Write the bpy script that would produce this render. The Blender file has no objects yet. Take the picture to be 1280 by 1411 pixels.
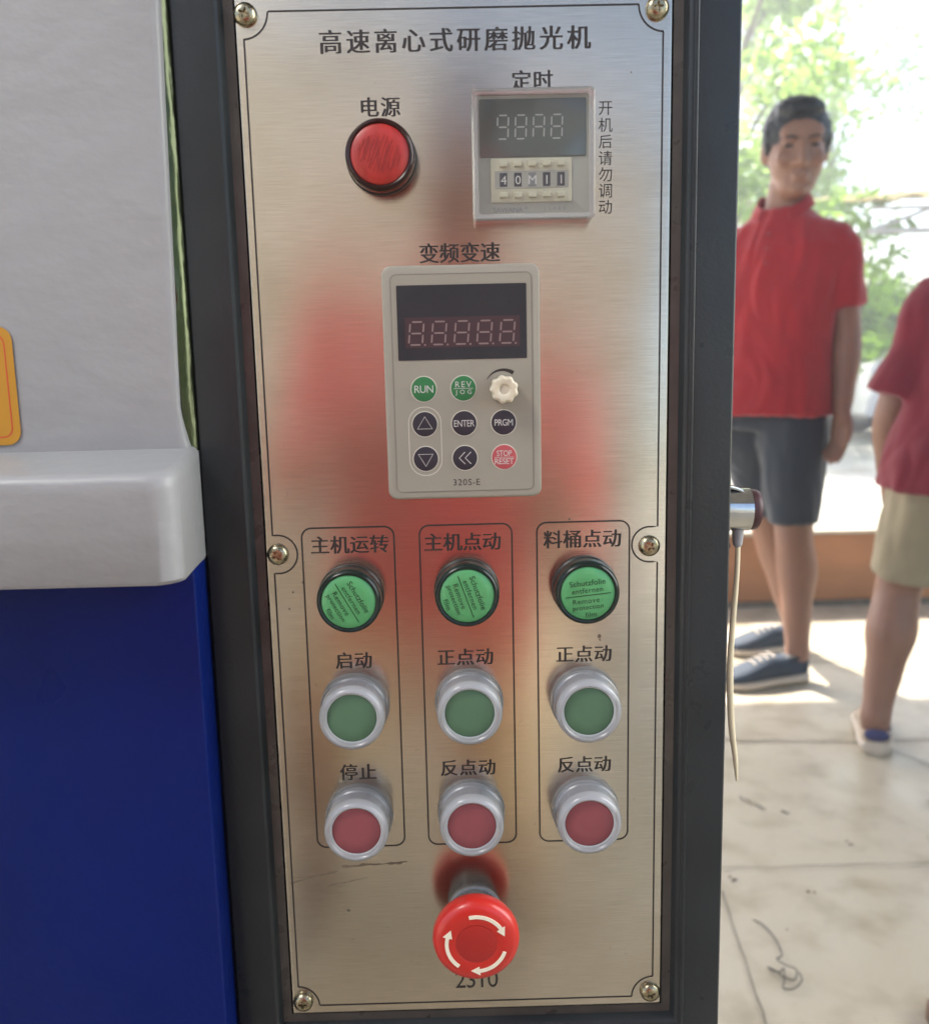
import bpy, bmesh, math, random
from math import pi, sin, cos, radians
from mathutils import Vector, Matrix, noise

random.seed(7)
scn = bpy.context.scene
COL = scn.collection

# ------------------------------------------------------------------ camera
cam_d = bpy.data.cameras.new('camera')
cam = bpy.data.objects.new('camera', cam_d)
COL.objects.link(cam)
cam_d.sensor_fit = 'HORIZONTAL'
cam_d.sensor_width = 36.0
cam_d.lens = 36.0 * 1300 / 1280
cam_d.clip_start = 0.01
cam_d.clip_end = 500
CR = Vector((0.99965268, -0.01329052, -0.02275692))
CU = Vector((0.0246364, 0.16467409, 0.98604031))
CF = Vector((0.00935752, 0.98625849, -0.16494432))
cam.matrix_world = Matrix(((CR.x, CU.x, -CF.x, 0.0), (CR.y, CU.y, -CF.y, -0.43), (CR.z, CU.z, -CF.z, 1.0), (0, 0, 0, 1)))
cam_d.dof.use_dof = True
cam_d.dof.focus_distance = 0.45
cam_d.dof.aperture_fstop = 12.5
scn.camera = cam

# ------------------------------------------------------------------ sky, sun, added area lights, exposure
SUN_EL, SUN_AZ = radians(52), radians(-28)        # azimuth measured from +Y towards +X
world = bpy.data.worlds.new('World')
scn.world = world
world.use_nodes = True
wn = world.node_tree
sky = wn.nodes.new('ShaderNodeTexSky')
sky.sky_type = 'NISHITA'
sky.sun_disc = False
sky.sun_elevation = SUN_EL
sky.sun_rotation = SUN_AZ
sky.dust_density = 3.0
bgn = wn.nodes['Background']
wn.links.new(sky.outputs[0], bgn.inputs[0])
bgn.inputs[1].default_value = 0.15

sd = bpy.data.lights.new('sun', 'SUN')
sd.energy = 5.0
sd.angle = radians(0.5)
sd.color = (1.0, 0.95, 0.87)
sun = bpy.data.objects.new('sun', sd)
COL.objects.link(sun)
sdir = Vector((sin(SUN_AZ) * cos(SUN_EL), cos(SUN_AZ) * cos(SUN_EL), sin(SUN_EL)))
sun.rotation_euler = sdir.to_track_quat('Z', 'Y').to_euler()

ld = bpy.data.lights.new('added_key_light', 'AREA')  # added area light, upper left; sets the direction of the knob's shadow
ld.shape = 'RECTANGLE'
ld.size = 0.4
ld.size_y = 0.4
ld.energy = 4.4
ld.color = (1.0, 0.97, 0.92)
lamp = bpy.data.objects.new('added_key_light', ld)
COL.objects.link(lamp)
lamp.location = (-0.82, -0.66, 2.1)
lamp.rotation_euler = (Vector(lamp.location) - Vector((0, 0, 0.95))).to_track_quat('Z', 'Y').to_euler()

# added area light on the right, brightening the photographer's red shirt
dd = bpy.data.lights.new('added_side_fill', 'AREA')
dd.shape = 'RECTANGLE'
dd.size = 0.8
dd.size_y = 1.4
dd.energy = 10
dd.color = (1.0, 0.98, 0.94)
side_fill = bpy.data.objects.new('added_side_fill', dd)
COL.objects.link(side_fill)
side_fill.location = (1.45, -0.2, 1.5)
side_fill.rotation_euler = (Vector(side_fill.location) - Vector((-0.04, -0.75, 0.85))).to_track_quat('Z', 'Y').to_euler()

scn.view_settings.view_transform = 'Standard'
scn.view_settings.look = 'None'
scn.view_settings.exposure = 1.94
scn.view_settings.gamma = 1.0
scn.view_settings.use_curve_mapping = False
scn.render.engine = 'CYCLES'
scn.cycles.use_denoising = True
scn.cycles.max_bounces = 8
scn.cycles.transparent_max_bounces = 16
scn.cycles.sample_clamp_indirect = 6.0


# ------------------------------------------------------------------ geometry helpers
class G:
    """A bag of verts and faces in metres."""
    def __init__(self):
        self.v = []
        self.f = []

    def add(self, vs, fs):
        o = len(self.v)
        self.v.extend([tuple(p) for p in vs])
        self.f.extend([tuple(i + o for i in f) for f in fs])

    def rings(self, rs, cap0=True, cap1=True, closed=True):
        n = len(rs[0])
        vs = [p for r in rs for p in r]
        fs = []
        m = n if closed else n - 1
        for i in range(len(rs) - 1):
            for j in range(m):
                k = (j + 1) % n
                fs.append((i * n + j, i * n + k, (i + 1) * n + k, (i + 1) * n + j))
        if cap0:
            fs.append(tuple(reversed(range(n))))
        if cap1:
            fs.append(tuple(range((len(rs) - 1) * n, len(rs) * n)))
        self.add(vs, fs)

    def box(self, x0, x1, y0, y1, z0, z1, b=0.0):
        if b <= 0:
            vs = [(x, y, z) for z in (z0, z1) for y in (y0, y1) for x in (x0, x1)]
            self.add(vs, [(0, 2, 3, 1), (4, 5, 7, 6), (0, 1, 5, 4), (2, 6, 7, 3), (0, 4, 6, 2), (1, 3, 7, 5)])
        else:
            rs = []
            for z, i in ((z0, b), (z0 + b, 0), (z1 - b, 0), (z1, b)):
                rs.append(rrect_xy(x0 + i, x1 - i, y0 + i, y1 - i, max(b - i, b * .4), z))
            self.rings(rs)

    def lathe(self, prof, seg=48, cx=0.0, cz=0.0, cap0=True, cap1=True, wob=None):
        """prof: (radius, height in front of the panel); the axis points to -Y"""
        rs = []
        for r, h in prof:
            rs.append([(cx + (r + (wob(a, h) if wob else 0)) * cos(a), -h, cz + (r + (wob(a, h) if wob else 0)) * sin(a))
                       for a in [2 * pi * k / seg for k in range(seg)]])
        self.rings(rs, cap0, cap1)

    def plate(self, x0, x1, z0, z1, r, h0, h1, ch=0.0, n=6):
        """rounded rectangle in XZ from height h0 to h1 in front of the panel, front edge rounded by ch"""
        rs = [rrect(x0, x1, z0, z1, r, -h0, n)]
        if ch > 0:
            for k in range(4):
                a = k / 3 * pi / 2
                i = ch * (1 - cos(a))
                rs.append(rrect(x0 + i, x1 - i, z0 + i, z1 - i, max(r - i, 1e-5), -(h1 - ch + ch * sin(a)), n))
        else:
            rs.append(rrect(x0, x1, z0, z1, r, -h1, n))
        self.rings(rs)

    def stroke(self, pts, w, h, closed=False, t=0.00006):
        """flat printed line in XZ: pts of (x, z)"""
        P = [Vector((p[0], p[1])) for p in pts]
        n = len(P)
        L, R = [], []
        for i in range(n):
            a = P[i - 1] if (i > 0 or closed) else P[i]
            b = P[(i + 1) % n] if (i < n - 1 or closed) else P[i]
            d = (b - a)
            if d.length < 1e-9:
                d = Vector((1, 0))
            d.normalize()
            nrm = Vector((-d.y, d.x))
            ww = w[i] if isinstance(w, (list, tuple)) else w
            L.append(P[i] + nrm * ww / 2)
            R.append(P[i] - nrm * ww / 2)
        vs = []
        for i in range(n):
            vs += [(L[i].x, -h, L[i].y), (R[i].x, -h, R[i].y), (R[i].x, -h - t, R[i].y), (L[i].x, -h - t, L[i].y)]
        fs = []
        for i in range(n if closed else n - 1):
            a, b = i * 4, ((i + 1) % n) * 4
            for j in range(4):
                k = (j + 1) % 4
                fs.append((a + j, b + j, b + k, a + k))
        if not closed:
            fs += [(3, 2, 1, 0), tuple((n - 1) * 4 + j for j in range(4))]
        self.add(vs, fs)

    def poly(self, pts, h0, h1):
        n = len(pts)
        self.rings([[(p[0], -h0, p[1]) for p in pts], [(p[0], -h1, p[1]) for p in pts]])

    def tube(self, pts, rad, seg=14, sub=4, ref=Vector((0, 0, 1)), flat=None, round_ends=True):
        """smooth tapered tube through pts; rad a radius or (ra, rb) per point; ra lies along ref"""
        P = [Vector(p) for p in pts]
        Rd = [(r, r) if not isinstance(r, (tuple, list)) else r for r in rad]
        Q, S = [], []
        for i in range(len(P) - 1):
            p0 = P[max(i - 1, 0)]; p1 = P[i]; p2 = P[i + 1]; p3 = P[min(i + 2, len(P) - 1)]
            for k in range(sub):
                t = k / sub
                q = 0.5 * ((2 * p1) + (p2 - p0) * t + (2 * p0 - 5 * p1 + 4 * p2 - p3) * t * t + (3 * p1 - p0 - 3 * p2 + p3) * t ** 3)
                Q.append(q)
                s = t * t * (3 - 2 * t)
                S.append((Rd[i][0] * (1 - s) + Rd[i + 1][0] * s, Rd[i][1] * (1 - s) + Rd[i + 1][1] * s))
        Q.append(P[-1]); S.append(Rd[-1])
        rs = []
        N = len(Q)
        for i in range(N):
            d = (Q[min(i + 1, N - 1)] - Q[max(i - 1, 0)])
            if d.length < 1e-9:
                d = Vector((0, 0, 1))
            d.normalize()
            a = ref - d * ref.dot(d)
            if a.length < 1e-4:
                a = Vector((1, 0, 0)) - d * d.x
            a.normalize()
            b = d.cross(a)
            ring = lambda c, f: [tuple(c + a * (S[i][0] * f * cos(2 * pi * k / seg)) + b * (S[i][1] * f * sin(2 * pi * k / seg))) for k in range(seg)]
            m = min(S[i])
            if i == 0 and round_ends:
                for t in (0.9, 0.6, 0.3):
                    rs.append(ring(Q[i] - d * m * t, math.sqrt(1 - t * t)))
            rs.append(ring(Q[i], 1))
            if i == N - 1 and round_ends:
                for t in (0.3, 0.6, 0.9):
                    rs.append(ring(Q[i] + d * m * t, math.sqrt(1 - t * t)))
        self.rings(rs)

    def ellipsoid(self, c, r, rot=None, nu=20, nv=14):
        c = Vector(c)
        rs = []
        for i in range(1, nv):
            th = pi * i / nv
            ring = []
            for k in range(nu):
                ph = 2 * pi * k / nu
                p = Vector((r[0] * sin(th) * cos(ph), r[1] * sin(th) * sin(ph), -r[2] * cos(th)))
                if rot:
                    p = rot @ p
                ring.append(tuple(c + p))
            rs.append(ring)
        self.rings(rs)

    def loft(self, secs, seg=28, pw=2.3):
        """secs: (centre, right vector, front vector) superellipse rings"""
        rs = []
        for c, a, b in secs:
            c, a, b = Vector(c), Vector(a), Vector(b)
            ring = []
            for k in range(seg):
                t = 2 * pi * k / seg
                x = abs(cos(t)) ** (2 / pw) * (1 if cos(t) >= 0 else -1)
                y = abs(sin(t)) ** (2 / pw) * (1 if sin(t) >= 0 else -1)
                ring.append(tuple(c + a * x + b * y))
            rs.append(ring)
        self.rings(rs)


def rrect(x0, x1, z0, z1, r, y, n=6):
    pts = []
    for cx, cz, a0 in ((x1 - r, z1 - r, 0), (x0 + r, z1 - r, pi / 2), (x0 + r, z0 + r, pi), (x1 - r, z0 + r, 1.5 * pi)):
        for k in range(n + 1):
            a = a0 + pi / 2 * k / n
            pts.append((cx + r * cos(a), y, cz + r * sin(a)))
    return pts


def rrect_xy(x0, x1, y0, y1, r, z, n=4):
    return [(p[0], p[2], z) for p in rrect(x0, x1, y0, y1, r, 0, n)]


def rrect2(x0, x1, z0, z1, r, n=6):
    return [(p[0], p[2]) for p in rrect(x0, x1, z0, z1, r, 0, n)]


def mesh_of(name, g, mats, smooth=None):
    me = bpy.data.meshes.new(name)
    me.from_pydata(g.v, [], g.f)
    bm = bmesh.new()
    bm.from_mesh(me)
    bmesh.ops.recalc_face_normals(bm, faces=bm.faces)
    if smooth is not None:
        ang = radians(smooth)
        for f in bm.faces:
            f.smooth = True
        for e in bm.edges:
            if len(e.link_faces) == 2 and e.calc_face_angle(0) > ang:
                e.smooth = False
    bm.to_mesh(me)
    bm.free()
    for m in (mats if isinstance(mats, (list, tuple)) else [mats]):
        me.materials.append(m)
    return me


def link(name, me, parent=None, loc=(0, 0, 0), label=None):
    o = bpy.data.objects.new(name, me)
    COL.objects.link(o)
    if parent is not None:
        o.parent = parent
    o.location = loc
    if label:
        o['label'] = label
    return o


def part(name, g, mat, parent=None, loc=(0, 0, 0), smooth=35, label=None):
    return link(name, mesh_of(name, g, mat, smooth), parent, loc, label)


def tag(o, label, cat, group=None):
    o['label'] = label
    o['category'] = cat
    if group:
        o['group'] = group
    return o


def root(name, loc, label, cat, group=None):
    return tag(link(name, None, None, loc), label, cat, group)


def shifted(g, org):
    h = G()
    h.v = [(p[0] - org[0], p[1] - org[1], p[2] - org[2]) for p in g.v]
    h.f = g.f
    return h


def copy_tree(o, loc=None, parent=None):
    c = o.copy()
    COL.objects.link(c)
    if parent is not None:
        c.parent = parent
    if loc is not None:
        c.location = loc
    for ch in list(o.children):
        copy_tree(ch, None, c)
    return c


def fused(name, g, voxel, mat, iters=4, fold=None):
    """union of overlapping closed shapes as one continuous skin"""
    me = mesh_of(name, g, mat)
    tmp = bpy.data.objects.new('tmp', me)
    COL.objects.link(tmp)
    m = tmp.modifiers.new('r', 'REMESH')
    m.mode = 'VOXEL'
    m.voxel_size = voxel
    s = tmp.modifiers.new('s', 'SMOOTH')
    s.iterations = iters
    s.factor = 0.5
    dg = bpy.context.evaluated_depsgraph_get()
    dg.update()
    out = bpy.data.meshes.new_from_object(tmp.evaluated_get(dg))
    bpy.data.objects.remove(tmp)
    bpy.data.meshes.remove(me)
    out.name = name
    if fold:
        nr = [v.normal.copy() for v in out.vertices]
        for v, n_ in zip(out.vertices, nr):
            v.co += n_ * fold(v.co)
    for p in out.polygons:
        p.use_smooth = True
    if not out.materials:
        out.materials.append(mat)
    return out


TXT = {}


def text_geo(body, w, h, bold=0.0):
    """letters as flat geometry centred at the origin in XZ, fitted to w x h metres (w None: natural width)"""
    key = (body, round(w or 0, 6), round(h, 6), bold)
    if key in TXT:
        return TXT[key]

    def make(sp):
        cu = bpy.data.curves.new('t', 'FONT')
        cu.body = body
        cu.size = 1.0
        cu.space_character = sp
        cu.extrude = 0.0
        cu.resolution_u = 3
        o = bpy.data.objects.new('t', cu)
        COL.objects.link(o)
        dg = bpy.context.evaluated_depsgraph_get()
        dg.update()
        me = bpy.data.meshes.new_from_object(o.evaluated_get(dg))
        vs = [tuple(v.co) for v in me.vertices]
        fs = [tuple(p.vertices) for p in me.polygons]
        bpy.data.objects.remove(o)
        bpy.data.curves.remove(cu)
        bpy.data.meshes.remove(me)
        xs = [v[0] for v in vs]; ys = [v[1] for v in vs]
        return vs, fs, min(xs), max(xs), min(ys), max(ys)
    a = make(1.0)
    s = h / (a[5] - a[4])
    sx = s
    if w and len(body) > 1:
        b = make(1.5)
        w1, w2 = (a[3] - a[2]) * s, (b[3] - b[2]) * s
        sp = 1.0 + 0.5 * (w - w1) / max(w2 - w1, 1e-9)
        if sp < 0.92:
            sp = 0.92
        a = make(sp)
        sx = w / (a[3] - a[2])
    cx, cy = (a[2] + a[3]) / 2, (a[4] + a[5]) / 2
    g = G()
    g.v = [((v[0] - cx) * sx, 0.0, (v[1] - cy) * s) for v in a[0]]
    g.f = list(a[1])
    TXT[key] = g
    return g


def text(body, cx, cz, w, h, height, mat, parent, rot=0.0, bold=0.0, name='lettering', shear=0.0, label=None):
    g0 = text_geo(body, w * .001 if w else None, h * .001)
    g = G()
    c, s = cos(rot), sin(rot)
    # heavier letters: the same sheet printed again a hair to the side, each a few microns above the last
    for k, dx in enumerate((0.0, -bold, bold) if bold else (0.0,)):
        g.add([((x + dx * h * .001) * c - z * s + cx * .001, -height * .001 - k * .000008, (x + dx * h * .001) * s + z * c + cz * .001) for x, _, z in g0.v], g0.f)
    me = bpy.data.meshes.new(name)
    me.from_pydata(g.v, [], g.f)
    me.materials.append(mat)
    # one flat printed sheet; a whisker of thickness so that it is a real layer of ink
    bm = bmesh.new(); bm.from_mesh(me)
    bmesh.ops.recalc_face_normals(bm, faces=bm.faces)
    bm.to_mesh(me); bm.free()
    return link(name, me, parent, label=label)


# ------------------------------------------------------------------ materials
def nt(name):
    m = bpy.data.materials.new(name)
    m.use_nodes = True
    return m, m.node_tree.nodes, m.node_tree.links, m.node_tree.nodes['Principled BSDF']


def mat(name, col, rough=0.5, metal=0.0, var=0.0, vscale=40.0, bump=0.0, bscale=200.0, coat=0.0, trans=0.0, ior=1.45, spec=0.5,
        sheen=0.0, sss=0.0, stretch=(1, 1, 1), col2=None, rvar=0.0, emit=0.0):
    m, N, L, P = nt(name)
    P.inputs['Base Color'].default_value = (*col, 1)
    P.inputs['Roughness'].default_value = rough
    P.inputs['Metallic'].default_value = metal
    P.inputs['Coat Weight'].default_value = coat
    P.inputs['Coat Roughness'].default_value = 0.08
    P.inputs['Transmission Weight'].default_value = trans
    P.inputs['IOR'].default_value = ior
    P.inputs['Specular IOR Level'].default_value = spec
    P.inputs['Sheen Weight'].default_value = sheen
    if sss:
        P.inputs['Subsurface Weight'].default_value = sss
        P.inputs['Subsurface Radius'].default_value = (0.01, 0.006, 0.004)
        P.inputs['Subsurface Scale'].default_value = 0.5
    if emit:
        P.inputs['Emission Color'].default_value = (*col, 1)
        P.inputs['Emission Strength'].default_value = emit
    if var or bump or rvar:
        tc = N.new('ShaderNodeTexCoord')
        mp = N.new('ShaderNodeMapping')
        mp.inputs['Scale'].default_value = stretch
        L.new(tc.outputs['Object'], mp.inputs['Vector'])
    if var:
        nz = N.new('ShaderNodeTexNoise')
        nz.inputs['Scale'].default_value = vscale
        nz.inputs['Detail'].default_value = 6
        L.new(mp.outputs[0], nz.inputs['Vector'])
        cr = N.new('ShaderNodeValToRGB')
        cr.color_ramp.elements[0].position = 0.3
        cr.color_ramp.elements[1].position = 0.7
        c2 = col2 or tuple(c * (1 - var) for c in col)
        cr.color_ramp.elements[0].color = (*c2, 1)
        cr.color_ramp.elements[1].color = (*col, 1)
        L.new(nz.outputs['Fac'], cr.inputs[0])
        L.new(cr.outputs[0], P.inputs['Base Color'])
    if rvar:
        nz = N.new('ShaderNodeTexNoise')
        nz.inputs['Scale'].default_value = vscale * 1.7
        nz.inputs['Detail'].default_value = 5
        L.new(mp.outputs[0], nz.inputs['Vector'])
        mr = N.new('ShaderNodeMapRange')
        mr.inputs['To Min'].default_value = max(rough - rvar, 0.02)
        mr.inputs['To Max'].default_value = min(rough + rvar, 1)
        L.new(nz.outputs['Fac'], mr.inputs['Value'])
        L.new(mr.outputs[0], P.inputs['Roughness'])
    if bump:
        nz = N.new('ShaderNodeTexNoise')
        nz.inputs['Scale'].default_value = bscale
        nz.inputs['Detail'].default_value = 4
        L.new(mp.outputs[0], nz.inputs['Vector'])
        bp = N.new('ShaderNodeBump')
        bp.inputs['Strength'].default_value = bump
        bp.inputs['Distance'].default_value = 1.0 / bscale * 0.3
        L.new(nz.outputs['Fac'], bp.inputs['Height'])
        L.new(bp.outputs[0], P.inputs['Normal'])
    return m


def steel_material():
    m, N, L, P = nt('brushed_steel')
    P.inputs['Metallic'].default_value = 1.0
    P.inputs['Anisotropic'].default_value = 0.75
    P.inputs['Anisotropic Rotation'].default_value = 0.25
    tc = N.new('ShaderNodeTexCoord')

    def noise_(scale, stretch, detail=5):
        mp = N.new('ShaderNodeMapping')
        mp.inputs['Scale'].default_value = stretch
        L.new(tc.outputs['Object'], mp.inputs['Vector'])
        nz = N.new('ShaderNodeTexNoise')
        nz.inputs['Scale'].default_value = scale
        nz.inputs['Detail'].default_value = detail
        L.new(mp.outputs[0], nz.inputs['Vector'])
        return nz.outputs['Fac']
    brush = noise_(60, (1, 1, 45))          # fine lines running across
    cloud = noise_(14, (1, 1, 1.6))
    speck = noise_(420, (1, 1, 1), 2)
    cr = N.new('ShaderNodeValToRGB')
    cr.color_ramp.elements[0].position = 0.3
    cr.color_ramp.elements[0].color = (0.46, 0.415, 0.345, 1)
    cr.color_ramp.elements[1].position = 0.72
    cr.color_ramp.elements[1].color = (0.555, 0.51, 0.43, 1)
    L.new(brush, cr.inputs[0])
    mx = N.new('ShaderNodeMix'); mx.data_type = 'RGBA'; mx.blend_type = 'MULTIPLY'
    c2 = N.new('ShaderNodeValToRGB')
    c2.color_ramp.elements[0].position = 0.25
    c2.color_ramp.elements[0].color = (0.86, 0.84, 0.80, 1)
    c2.color_ramp.elements[1].position = 0.6
    c2.color_ramp.elements[1].color = (1, 1, 1, 1)
    L.new(cloud, c2.inputs[0])
    mx.inputs['Factor'].default_value = 1.0
    L.new(cr.outputs[0], mx.inputs['A'])
    L.new(c2.outputs[0], mx.inputs['B'])
    # small dirt specks
    c3 = N.new('ShaderNodeValToRGB')
    c3.color_ramp.elements[0].position = 0.19
    c3.color_ramp.elements[0].color = (0.35, 0.3, 0.25, 1)
    c3.color_ramp.elements[1].position = 0.24
    c3.color_ramp.elements[1].color = (1, 1, 1, 1)
    L.new(speck, c3.inputs[0])
    m2 = N.new('ShaderNodeMix'); m2.data_type = 'RGBA'; m2.blend_type = 'MULTIPLY'
    m2.inputs['Factor'].default_value = 1.0
    L.new(mx.outputs['Result'], m2.inputs['A'])
    L.new(c3.outputs[0], m2.inputs['B'])
    L.new(m2.outputs['Result'], P.inputs['Base Color'])
    mr = N.new('ShaderNodeMapRange')
    mr.inputs['To Min'].default_value = 0.15
    mr.inputs['To Max'].default_value = 0.25
    L.new(cloud, mr.inputs['Value'])
    L.new(mr.outputs[0], P.inputs['Roughness'])
    bp = N.new('ShaderNodeBump')
    bp.inputs['Strength'].default_value = 0.10
    bp.inputs['Distance'].default_value = 0.0002
    L.new(brush, bp.inputs['Height'])
    L.new(bp.outputs[0], P.inputs['Normal'])
    tg = N.new('ShaderNodeTangent')
    tg.direction_type = 'UV_MAP'
    tg.uv_map = 'UVMap'
    L.new(tg.outputs[0], P.inputs['Tangent'])
    return m


def clear_plastic(name, tint=(0.95, 0.97, 0.97), gloss=0.1, milky=0.0, milk=(0.75, 0.78, 0.8), rough=0.06):
    m, N, L, P = nt(name)
    N.remove(P)
    out = N['Material Output']
    tr = N.new('ShaderNodeBsdfTransparent'); tr.inputs[0].default_value = (*tint, 1)
    gl = N.new('ShaderNodeBsdfGlossy'); gl.inputs['Roughness'].default_value = rough
    fr = N.new('ShaderNodeFresnel'); fr.inputs['IOR'].default_value = 1.45
    ad = N.new('ShaderNodeMath'); ad.operation = 'ADD'; ad.inputs[1].default_value = gloss - 0.04
    L.new(fr.outputs[0], ad.inputs[0])
    ms = N.new('ShaderNodeMixShader')
    first = tr.outputs[0]
    if milky:
        df = N.new('ShaderNodeBsdfDiffuse'); df.inputs[0].default_value = (*milk, 1)
        tl = N.new('ShaderNodeBsdfTranslucent'); tl.inputs[0].default_value = (*milk, 1)
        mm = N.new('ShaderNodeMixShader'); mm.inputs[0].default_value = 0.35
        L.new(df.outputs[0], mm.inputs[1]); L.new(tl.outputs[0], mm.inputs[2])
        m0 = N.new('ShaderNodeMixShader'); m0.inputs[0].default_value = milky
        L.new(tr.outputs[0], m0.inputs[1]); L.new(mm.outputs[0], m0.inputs[2])
        first = m0.outputs[0]
    L.new(ad.outputs[0], ms.inputs[0])
    L.new(first, ms.inputs[1]); L.new(gl.outputs[0], ms.inputs[2])
    L.new(ms.outputs[0], out.inputs['Surface'])
    return m


def leaf_material(name, c1, c2):
    m, N, L, P = nt(name)
    out = N['Material Output']
    oi = N.new('ShaderNodeTexCoord')
    nz = N.new('ShaderNodeTexNoise'); nz.inputs['Scale'].default_value = 2.2; nz.inputs['Detail'].default_value = 3
    L.new(oi.outputs['Object'], nz.inputs['Vector'])
    cr = N.new('ShaderNodeValToRGB')
    cr.color_ramp.elements[0].position = 0.35; cr.color_ramp.elements[0].color = (*c1, 1)
    cr.color_ramp.elements[1].position = 0.65; cr.color_ramp.elements[1].color = (*c2, 1)
    L.new(nz.outputs['Fac'], cr.inputs[0])
    L.new(cr.outputs[0], P.inputs['Base Color'])
    P.inputs['Roughness'].default_value = 0.45
    tl = N.new('ShaderNodeBsdfTranslucent')
    hs = N.new('ShaderNodeHueSaturation'); hs.inputs['Value'].default_value = 2.4; hs.inputs['Hue'].default_value = 0.485
    L.new(cr.outputs[0], hs.inputs['Color'])
    L.new(hs.outputs[0], tl.inputs[0])
    ms = N.new('ShaderNodeMixShader'); ms.inputs[0].default_value = 0.55
    L.new(P.outputs[0], ms.inputs[1]); L.new(tl.outputs[0], ms.inputs[2])
    L.new(ms.outputs[0], out.inputs['Surface'])
    return m


M = {}
M['steel'] = steel_material()
M['ink'] = mat('black_ink', (0.016, 0.012, 0.011), 0.55)
M['frame'] = mat('black_paint', (0.020, 0.023, 0.025), 0.3, spec=0.32, var=0.25, vscale=25, bump=0.25, bscale=600, rvar=0.08)
M['lip'] = mat('brown_reflection_paint', (0.05, 0.043, 0.038), 0.3, var=0.4, vscale=60, rvar=0.1)  # black paint; brown tone put in for what the lip reflects
M['white'] = mat('white_gelcoat', (0.262, 0.264, 0.268), 0.44, var=0.10, vscale=7, bump=0.17, bscale=38, stretch=(0.8, 1, 1.2), rvar=0.10, coat=0.04)
M['blue'] = mat('blue_paint', (0.0012, 0.010, 0.105), 0.3, spec=0.18, var=0.2, vscale=12, bump=0.2, bscale=250, rvar=0.06)
M['trim'] = mat('glossy_film', (0.055, 0.065, 0.035), 0.22, metal=0.85, bump=0.3, bscale=40, stretch=(1, 1, .35), var=0.4, vscale=40)  # greenish tint painted in for the greenery mirrored by the strip
M['amber'] = mat('amber_vinyl', (0.42, 0.20, 0.012), 0.4, var=0.08, vscale=30)
M['red_line'] = mat('red_print', (0.45, 0.05, 0.02), 0.45)
M['screw'] = mat('zinc_screw', (0.42, 0.37, 0.25), 0.28, metal=1.0, var=0.5, vscale=300, rvar=0.15)
M['bezel'] = mat('dark_bezel', (0.010, 0.016, 0.013), 0.2, spec=0.3, rvar=0.05, vscale=80)
M['bezel_red'] = mat('dark_red_bezel', (0.022, 0.007, 0.006), 0.2, spec=0.3, rvar=0.05, vscale=80)
M['bezel_base'] = mat('grey_bezel_base', (0.022, 0.024, 0.023), 0.32, spec=0.3, var=0.2, vscale=200)
M['green_lens'] = mat('green_lens', (0.075, 0.31, 0.115), 0.4, var=0.14, vscale=120, coat=0.25)
M['red_lens'] = mat('red_lens', (0.38, 0.024, 0.018), 0.4, var=0.3, vscale=90, stretch=(3, 1, .6), coat=0.1)
M['film_ink'] = mat('film_print', (0.005, 0.035, 0.012), 0.5)
M['scrape'] = mat('scrape_print', (0.20, 0.012, 0.010), 0.5)
M['boot'] = clear_plastic('milky_silicone', tint=(0.93, 0.94, 0.97), gloss=0.05, milky=0.25, milk=(0.52, 0.53, 0.55), rough=0.28)
M['boot_rim'] = clear_plastic('milky_silicone_rim', tint=(0.93, 0.94, 0.97), gloss=0.06, milky=0.5, milk=(0.62, 0.63, 0.65), rough=0.22)
M['button_body'] = mat('grey_button_body', (0.33, 0.335, 0.35), 0.4, metal=0.0, var=0.1, vscale=150)
M['green_cap'] = mat('green_button_face', (0.085, 0.165, 0.095), 0.5, var=0.1, vscale=90, spec=0.3)
M['red_cap'] = mat('red_button_face', (0.24, 0.066, 0.073), 0.5, var=0.1, vscale=90, spec=0.3)
M['cap_ring'] = mat('pale_button_ring', (0.40, 0.42, 0.43), 0.3)
M['stop_red'] = mat('stop_red', (0.48, 0.018, 0.012), 0.33, var=0.1, vscale=60, coat=0.12)
M['stop_disc'] = mat('stop_disc_red', (0.34, 0.013, 0.010), 0.42, var=0.1, vscale=90)
M['cream'] = mat('cream_print', (0.72, 0.66, 0.52), 0.5)
M['collar'] = mat('grey_collar', (0.16, 0.16, 0.165), 0.35, metal=0.3)
M['keypad'] = mat('keypad_grey', (0.27, 0.25, 0.205), 0.45, var=0.05, vscale=70, bump=0.1, bscale=900)
M['keypad_face'] = mat('keypad_face', (0.255, 0.235, 0.19), 0.5, var=0.05, vscale=50)
M['keypad_line'] = mat('keypad_groove', (0.16, 0.145, 0.12), 0.6)
M['display'] = mat('smoked_display', (0.030, 0.032, 0.036), 0.35, spec=0.25, var=0.2, vscale=40)
M['display_band'] = mat('digit_module', (0.040, 0.022, 0.026), 0.4)
M['segment'] = mat('unlit_segment', (0.19, 0.135, 0.13), 0.5)
M['segment_grey'] = mat('unlit_segment_grey', (0.24, 0.245, 0.23), 0.5)
M['dim'] = mat('dim_print', (0.012, 0.011, 0.012), 0.5)
M['key_green'] = mat('key_green', (0.018, 0.13, 0.040), 0.5)
M['key_black'] = mat('key_black', (0.018, 0.014, 0.022), 0.5)
M['key_red'] = mat('key_red', (0.36, 0.06, 0.068), 0.5)
M['key_ring'] = mat('key_outline', (0.48, 0.45, 0.38), 0.5)
M['key_text'] = mat('key_print', (0.46, 0.44, 0.41), 0.5)
M['knob'] = mat('cream_knob', (0.52, 0.47, 0.36), 0.4, sss=0.1)
M['timer'] = mat('timer_case', (0.27, 0.26, 0.225), 0.45, var=0.06, vscale=100)
M['timer_block'] = mat('timer_switch_block', (0.42, 0.39, 0.29), 0.45, var=0.08, vscale=120)
M['timer_glass'] = mat('timer_window', (0.045, 0.054, 0.052), 0.12, coat=0.3)
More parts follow.
